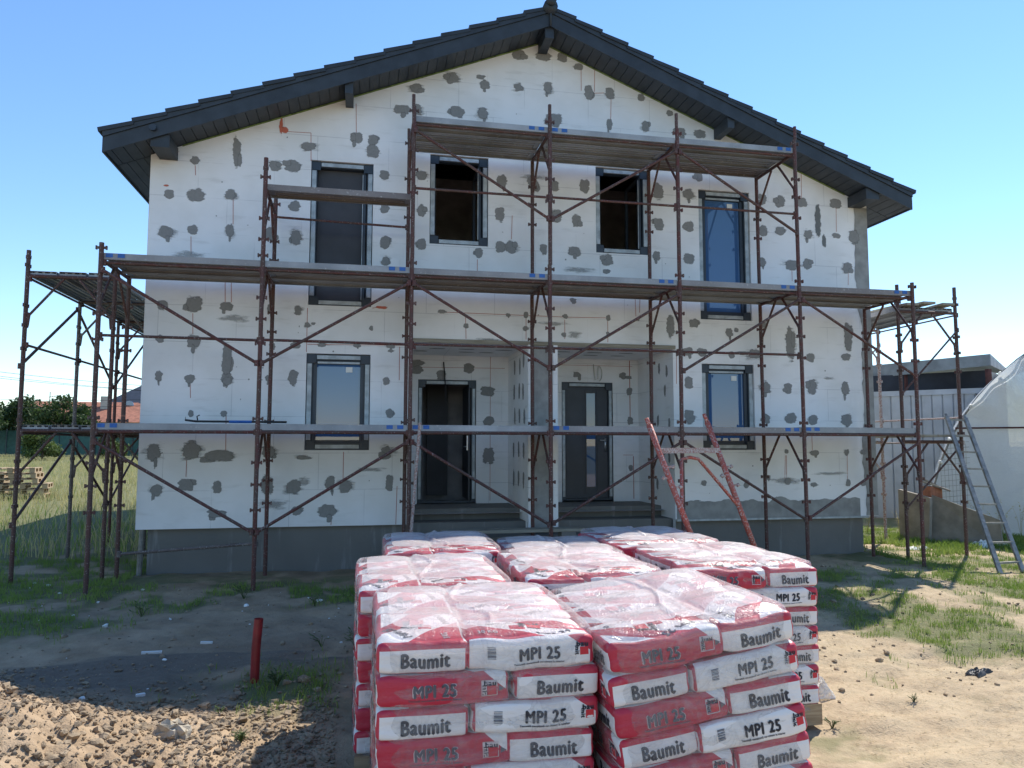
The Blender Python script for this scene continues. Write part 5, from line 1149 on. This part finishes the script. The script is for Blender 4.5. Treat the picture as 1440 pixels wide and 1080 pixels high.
# roof aerial
x, y = at(69, 70); t = thing('roof_aerial', 'small television aerial on a mast above the red-roofed house', 'aerial', (x, y, 2.6)); m = MB(); m.tube([(0, 0, 0), (0, 0, 2.4)], .04, 6); m.build('mast', ALU, t)
m = MB(); m.tube([(-.1, 0, 1.9), (.9, 0, 2.1)], .025, 5); [m.tube([(.1 + q * .2, -.3, 1.95 + q * .04), (.1 + q * .2, .3, 1.95 + q * .04)], .02, 5) for q in range(4)]; m.build('antenna', ALU, t)
# overhead wires
for i, (za, zb_, dd, l) in enumerate([(6.55, 4.7, 58, 'topmost overhead power line crossing the sky at far left'), (6.35, 4.3, 59, 'second overhead power line just under the topmost one'), (6.2, 4.45, 60, 'third overhead power line, sagging, at far left'), (3.75, 4.15, 57, 'lower overhead line just above the trees at far left'), (3.0, 3.7, 56, 'lowest overhead line, rising to the right above the trees')]):
    x0, y0 = at(-120, dd); x1, y1 = at(330, dd + 6); pts = [(x0 + (x1 - x0) * f, y0 + (y1 - y0) * f, za + (zb_ - za) * f - 1.4 * f * (1 - f)) for f in np.linspace(0, 1, 16)]
    m = MB(); m.tube(pts, .018, 5); tag(m.build('power_line', BLACKP), l, 'power line', 'overhead lines left of the house')
# stack of pallets in the field
for i in range(6):
    x, y = at(14, 20.5); x += random.uniform(-.06, .06) + (.22 if i < 3 else 0); z0 = gz(x, y); t = thing('wooden_pallet', 'pale empty pallet, %s in the pile in the field at far left' % ['lowest', 'second from the bottom', 'third from the bottom', 'third from the top', 'second from the top', 'topmost'][i], 'pallet', (x - .5, y, z0 + .145 * i), .15 + random.uniform(-.05, .05), 'pile of empty pallets')
    pallet_parts(t, 1.2, .8, .14)
x, y = at(-12, 20.8)
for i in range(5):
    z0 = gz(x, y); t = thing('wooden_pallet', 'pale empty pallet, %s in the second pile cut by the left edge' % ['lowest', 'second from the bottom', 'middle one', 'second from the top', 'topmost'][i], 'pallet', (x - .9, y - .1, z0 + .145 * i), .1, 'pile of empty pallets'); pallet_parts(t, 1.2, .8, .14)

# ---------------------------------------------------------------- right side: shed, greenhouse, slabs, mesh
t = thing('shed', 'long sheet-metal shed with ribbed pale walls and a deep overhanging grey roof', 'shed', (12, 17, -1.7))
def S(v): return [(a - 12, b - 17, c + 1.7) for a, b, c in v]
WA, WBp = at(1200, 18.2), at(1391, 16.6); dW = Vector((WBp[0] - WA[0], WBp[1] - WA[1], 0)); LW = dW.length; dW.normalize(); nW = Vector((-dW.y, dW.x, 0))
m = MB(); pts = []; u = 0
while u < LW - .25:
    for a_, b_ in ((0, 0), (.17, 0), (.19, .03), (.21, 0)): pts.append((u + a_, b_))
    u += .215
vs = []
for a_, b_ in pts:
    q = Vector((WA[0], WA[1], 0)) + dW * a_ + nW * b_; vs += [(q.x, q.y, -1.8), (q.x, q.y, 1.20)]
m.add(S(vs), [(2 * i, 2 * i + 2, 2 * i + 3, 2 * i + 1) for i in range(len(pts) - 1)]); m.build('ribbed_wall', RIBW, t)
m = MB(); q0 = Vector((WA[0], WA[1], 1.24)); m.bar(S([q0])[0], S([q0 + dW * LW])[0], .10, .12); m.build('wall_rail', RIBW, t)
def pz(px, py, d):     # point at a given pixel row and distance
    a_, b_ = at(px, d); return Vector((a_, b_, (630 - py) * (d - .0) / FPX * 1.0))
P0, P1, P2, P3 = pz(1205, 519, 19.2), pz(1397, 500, 16.9), pz(1419, 521, 20.5), pz(1200, 528, 25)
f0, f1, f2, f3 = [p - Vector((0, 0, z_)) for p, z_ in ((P0, .34), (P1, .26), (P2, .12), (P3, .2))]
m = MB(); m.add(S([P0, P1, P2, P3, f0, f1, f2, f3]), [(0, 1, 2, 3), (7, 6, 5, 4), (0, 4, 5, 1), (1, 5, 6, 2), (2, 6, 7, 3), (3, 7, 4, 0)]); m.build('roof', SHEDROOF, t)
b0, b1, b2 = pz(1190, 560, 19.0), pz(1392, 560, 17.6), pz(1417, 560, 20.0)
m = MB(); m.add(S([(b0.x, b0.y, -1.7), (b1.x, b1.y, -1.7), (b1.x, b1.y, 1.80), (b0.x, b0.y, 1.75)]), [(0, 1, 2, 3)]); m.build('shade_panel', SHEDSHADE, t)  # dark sheet standing in for the shade under the shed roof
m = MB(); m.add(S([(b1.x + .01, b1.y, -1.7), (b2.x, b2.y, -1.7), (b2.x, b2.y, 1.85), (b1.x + .01, b1.y, 1.80)]), [(0, 1, 2, 3)]); m.build('gable_wall', SHEDROOF, t)
for q in (pz(1393, 520, 16.95), pz(1276, 530, 18.4)): m = MB(); m.bar(S([(q.x, q.y, -1.7)])[0], S([(q.x, q.y, 1.76)])[0], .09, .09); m.build('post', RUST, t)
# greenhouse: polytunnel with a flat filmed end
RG = 4.5; gx, gy, gz0 = 11.10 + RG * .766, 13.10 - RG * .643, -1.7
t = thing('greenhouse', 'white film-covered tunnel greenhouse with wrinkled end wall at the right edge', 'greenhouse', (gx, gy, gz0), -R_(40))
n1, n2 = 60, 40; a = np.linspace(math.pi, 0, n1); yy = np.linspace(0, 12, n2); A_, Y_ = np.meshgrid(a, yy)
rr = RG * 1.0 + .03 * np.sin(Y_ * 8) * np.sin(A_) ; V = np.stack([np.cos(A_) * rr, Y_ + 0 * A_, np.sin(A_) * rr * .98], -1)
ii = np.arange(n1 * n2).reshape(n2, n1); F_ = np.stack([ii[:-1, :-1], ii[:-1, 1:], ii[1:, 1:], ii[1:, :-1]], -1).reshape(-1, 4)
link(bpy.data.objects.new('tunnel_cover', npmesh('tunnel_cover', V.reshape(-1, 3), F_, FILM_L, True)), t)
nr = 36; rad = np.linspace(0, 1, nr); Rr, Aa = np.meshgrid(rad, np.linspace(math.pi, 0, 120)); ex = np.cos(Aa) * RG * Rr; ez = np.sin(Aa) * RG * .98 * Rr
fold = np.clip((ez - 2.0) / .5, 0, 1) * (np.abs(fbm(Aa * 7 + Rr * 1.5, Rr * 1.2, 5, 3) - .5) * .5); ey = -.02 - fold - .03 * fbm(ex * .8, ez * .8, 9)
ii = np.arange(nr * 120).reshape(120, nr); F_ = np.stack([ii[:-1, :-1], ii[:-1, 1:], ii[1:, 1:], ii[1:, :-1]], -1).reshape(-1, 4)
link(bpy.data.objects.new('end_wall', npmesh('end_wall', np.stack([ex, ey, ez], -1).reshape(-1, 3), F_, FILM_L, True)), t)
m = MB(); m.tube([(math.cos(q) * RG, -.06, math.sin(q) * RG * .98) for q in np.linspace(math.pi, 0, 30)], .022, 6); m.build('arch_tube', ALU, t)
m = MB(); m.tube([(-4.0, -.10, 2.05), (4.0, -.10, 2.05)], .018, 6); m.build('cross_tube', RUST, t)
m = MB(); m.tube([(-3.9, .10, 2.0), (-1.7, .12, .0)], .025, 6); m.tube([(-4.3, .10, .15), (-.9, .12, 2.0)], .025, 6); m.build('inner_brace', ALU, t)
for q in [(-RG * math.cos(q), RG * .98 * math.sin(q)) for q in (.2, .32, .43, .6, .78)]:
    m = MB(); V_, F2 = rock(int(q[1] * 10), 1, 1, 1, 1); m.add([(v[0] * .06 + q[0], v[1] * .05 - .08, v[2] * .05 + q[1]) for v in V_], [tuple(f) for f in F2]); m.build('film_knot', PAPER, t)
# cement slabs, clay block, boards, wire mesh
def slab(name, pts, y, th_, mat, label, cat, dy=0.0):
    """upright panel, outline in (x, z) at depth y"""
    m = MB(); n = len(pts); vs = [(x, y + dy * (z + 1.7), z) for x, z in pts] + [(x, y + th_ + dy * (z + 1.7), z) for x, z in pts]
    m.add(vs, [tuple(range(n)), tuple(range(2 * n - 1, n - 1, -1))] + [(i, n + i, n + (i + 1) % n, (i + 1) % n) for i in range(n)])
    cx, cy, cz = pts[0][0], y, pts[0][1]; m.v = [(a - cx, b - cy, c - cz) for a, b, c in m.v]
    o = m.build(name, mat); o.location = (cx, cy, cz); return tag(o, label, cat)
def ppanel(name, px, d0, d1, mat, label, cat, th_=.06):
    P_ = [pz(a_, b_, d0 if k_ in (0, 3) else d1) for k_, (a_, b_) in enumerate(px)]; o_ = P_[0].copy(); n_ = (P_[1] - P_[0]).cross(P_[3] - P_[0]).normalized() * th_
    vs = [tuple(p - o_) for p in P_] + [tuple(p - o_ + n_) for p in P_]; m = MB(); m.add(vs, [(0, 1, 2, 3), (7, 6, 5, 4), (0, 4, 5, 1), (1, 5, 6, 2), (2, 6, 7, 3), (3, 7, 4, 0)])
    o = m.build(name, mat); o.location = o_; return tag(o, label, cat)
ppanel('cement_slab', [(1262, 756), (1302, 768), (1306, 702), (1262, 690)], 14.0, 13.4, SLABM, 'upright grey cement slab behind the pale scaffold pole at right', 'slab')
ppanel('cement_slab', [(1296, 762), (1402, 776), (1400, 733), (1306, 698)], 13.6, 12.7, SLABM, 'long low cement slab leaning behind the ladder', 'slab')
q = pz(1304, 716, 13.55)
m = MB(); m.box((0, 0, 0), (.24, .22, .38))
for i in range(3): m.box((.03 + i * .07, -.004, .02), (.045 + i * .07, -.0005, .36))
o = m.build('clay_block', CLAY); o.location = q; tag(o, 'orange-brown hollow clay block standing on the cement slabs', 'brick')
q = pz(1288, 678, 13.8); q2 = pz(1330, 692, 13.6)
m = MB(); m.bar((0, 0, 0), q2 - q, .35, .03); o = m.build('board', SLABM); o.location = q; tag(o, 'thin grey board lying tilted over the clay block at right', 'board')
q = pz(1288, 673, 13.9); q2 = pz(1314, 686, 13.8)
m = MB(); m.bar((0, 0, 0), q2 - q, .22, .025); o = m.build('board', WOODG); o.location = q; tag(o, 'short broken plank on top of the tilted grey board', 'board')
m = MB()
for x in np.arange(10.95, 13.4, .085): m.tube([(x, 12.6 + .03 * math.sin(x * 5), -1.75), (x + .02, 12.62, .05 + .03 * math.sin(x * 3))], .0032, 4, cap=False)
for z in np.arange(-1.65, .06, .10): m.tube([(x, 12.60 + .02 * math.sin(x * 4), z + .04 * math.sin(x * 1.7 + z)) for x in np.linspace(10.95, 13.4, 12)], .0032, 4, cap=False)
tag(m.build('wire_mesh_fence', ALU), 'thin wire mesh fence in front of the white greenhouse', 'fence')
for i, (x, y, h) in enumerate([(11.0, 12.2, .7), (11.35, 12.2, .8), (11.6, 12.0, .7), (10.0, 12.6, .5), (9.6, 13.0, .6), (10.3, 12.0, .4), (11.9, 12.2, .75), (12.1, 12.0, .7)]):
    weed(x, y, h, 9, ['tall dry weed in front of the wire mesh, left of the ladder foot', 'tall brown weed stalks right of the ladder', 'tall weed near the right edge by the mesh fence', 'dry weed at the foot of the left cement slab', 'dry weed between the house corner and the slabs', 'green weed in front of the lower cement slab', 'tall dry weed by the mesh fence at the right edge', 'brown weed stalks cut by the right edge'][i], DRYG if i != 5 else LEAF2, .35, .10)
P = scatter(24000, 7.9, 12.5, 10.2, 12.6, lambda x, y: clump(x * .6, y * .6) * (fbm(x * 2, y * 2, 66) > .46) * .9)
blades('lush_grass', P, .10, .014, GRASS, .9, 'lush green weeds along the foot of the right-hand scaffold and slabs', 'grass')
crumple('rubble_bag', 10.4, 11.0, .5, .3, .12, PAPER, 'white crumpled bag lying in the grass at the foot of the ladder', 'bag scrap', 12)
crumple('rubble_bag', 9.0, 10.9, .35, .15, .05, PAPER, 'flat white scrap on the bare earth by the right-hand scaffold', 'scrap', 14)
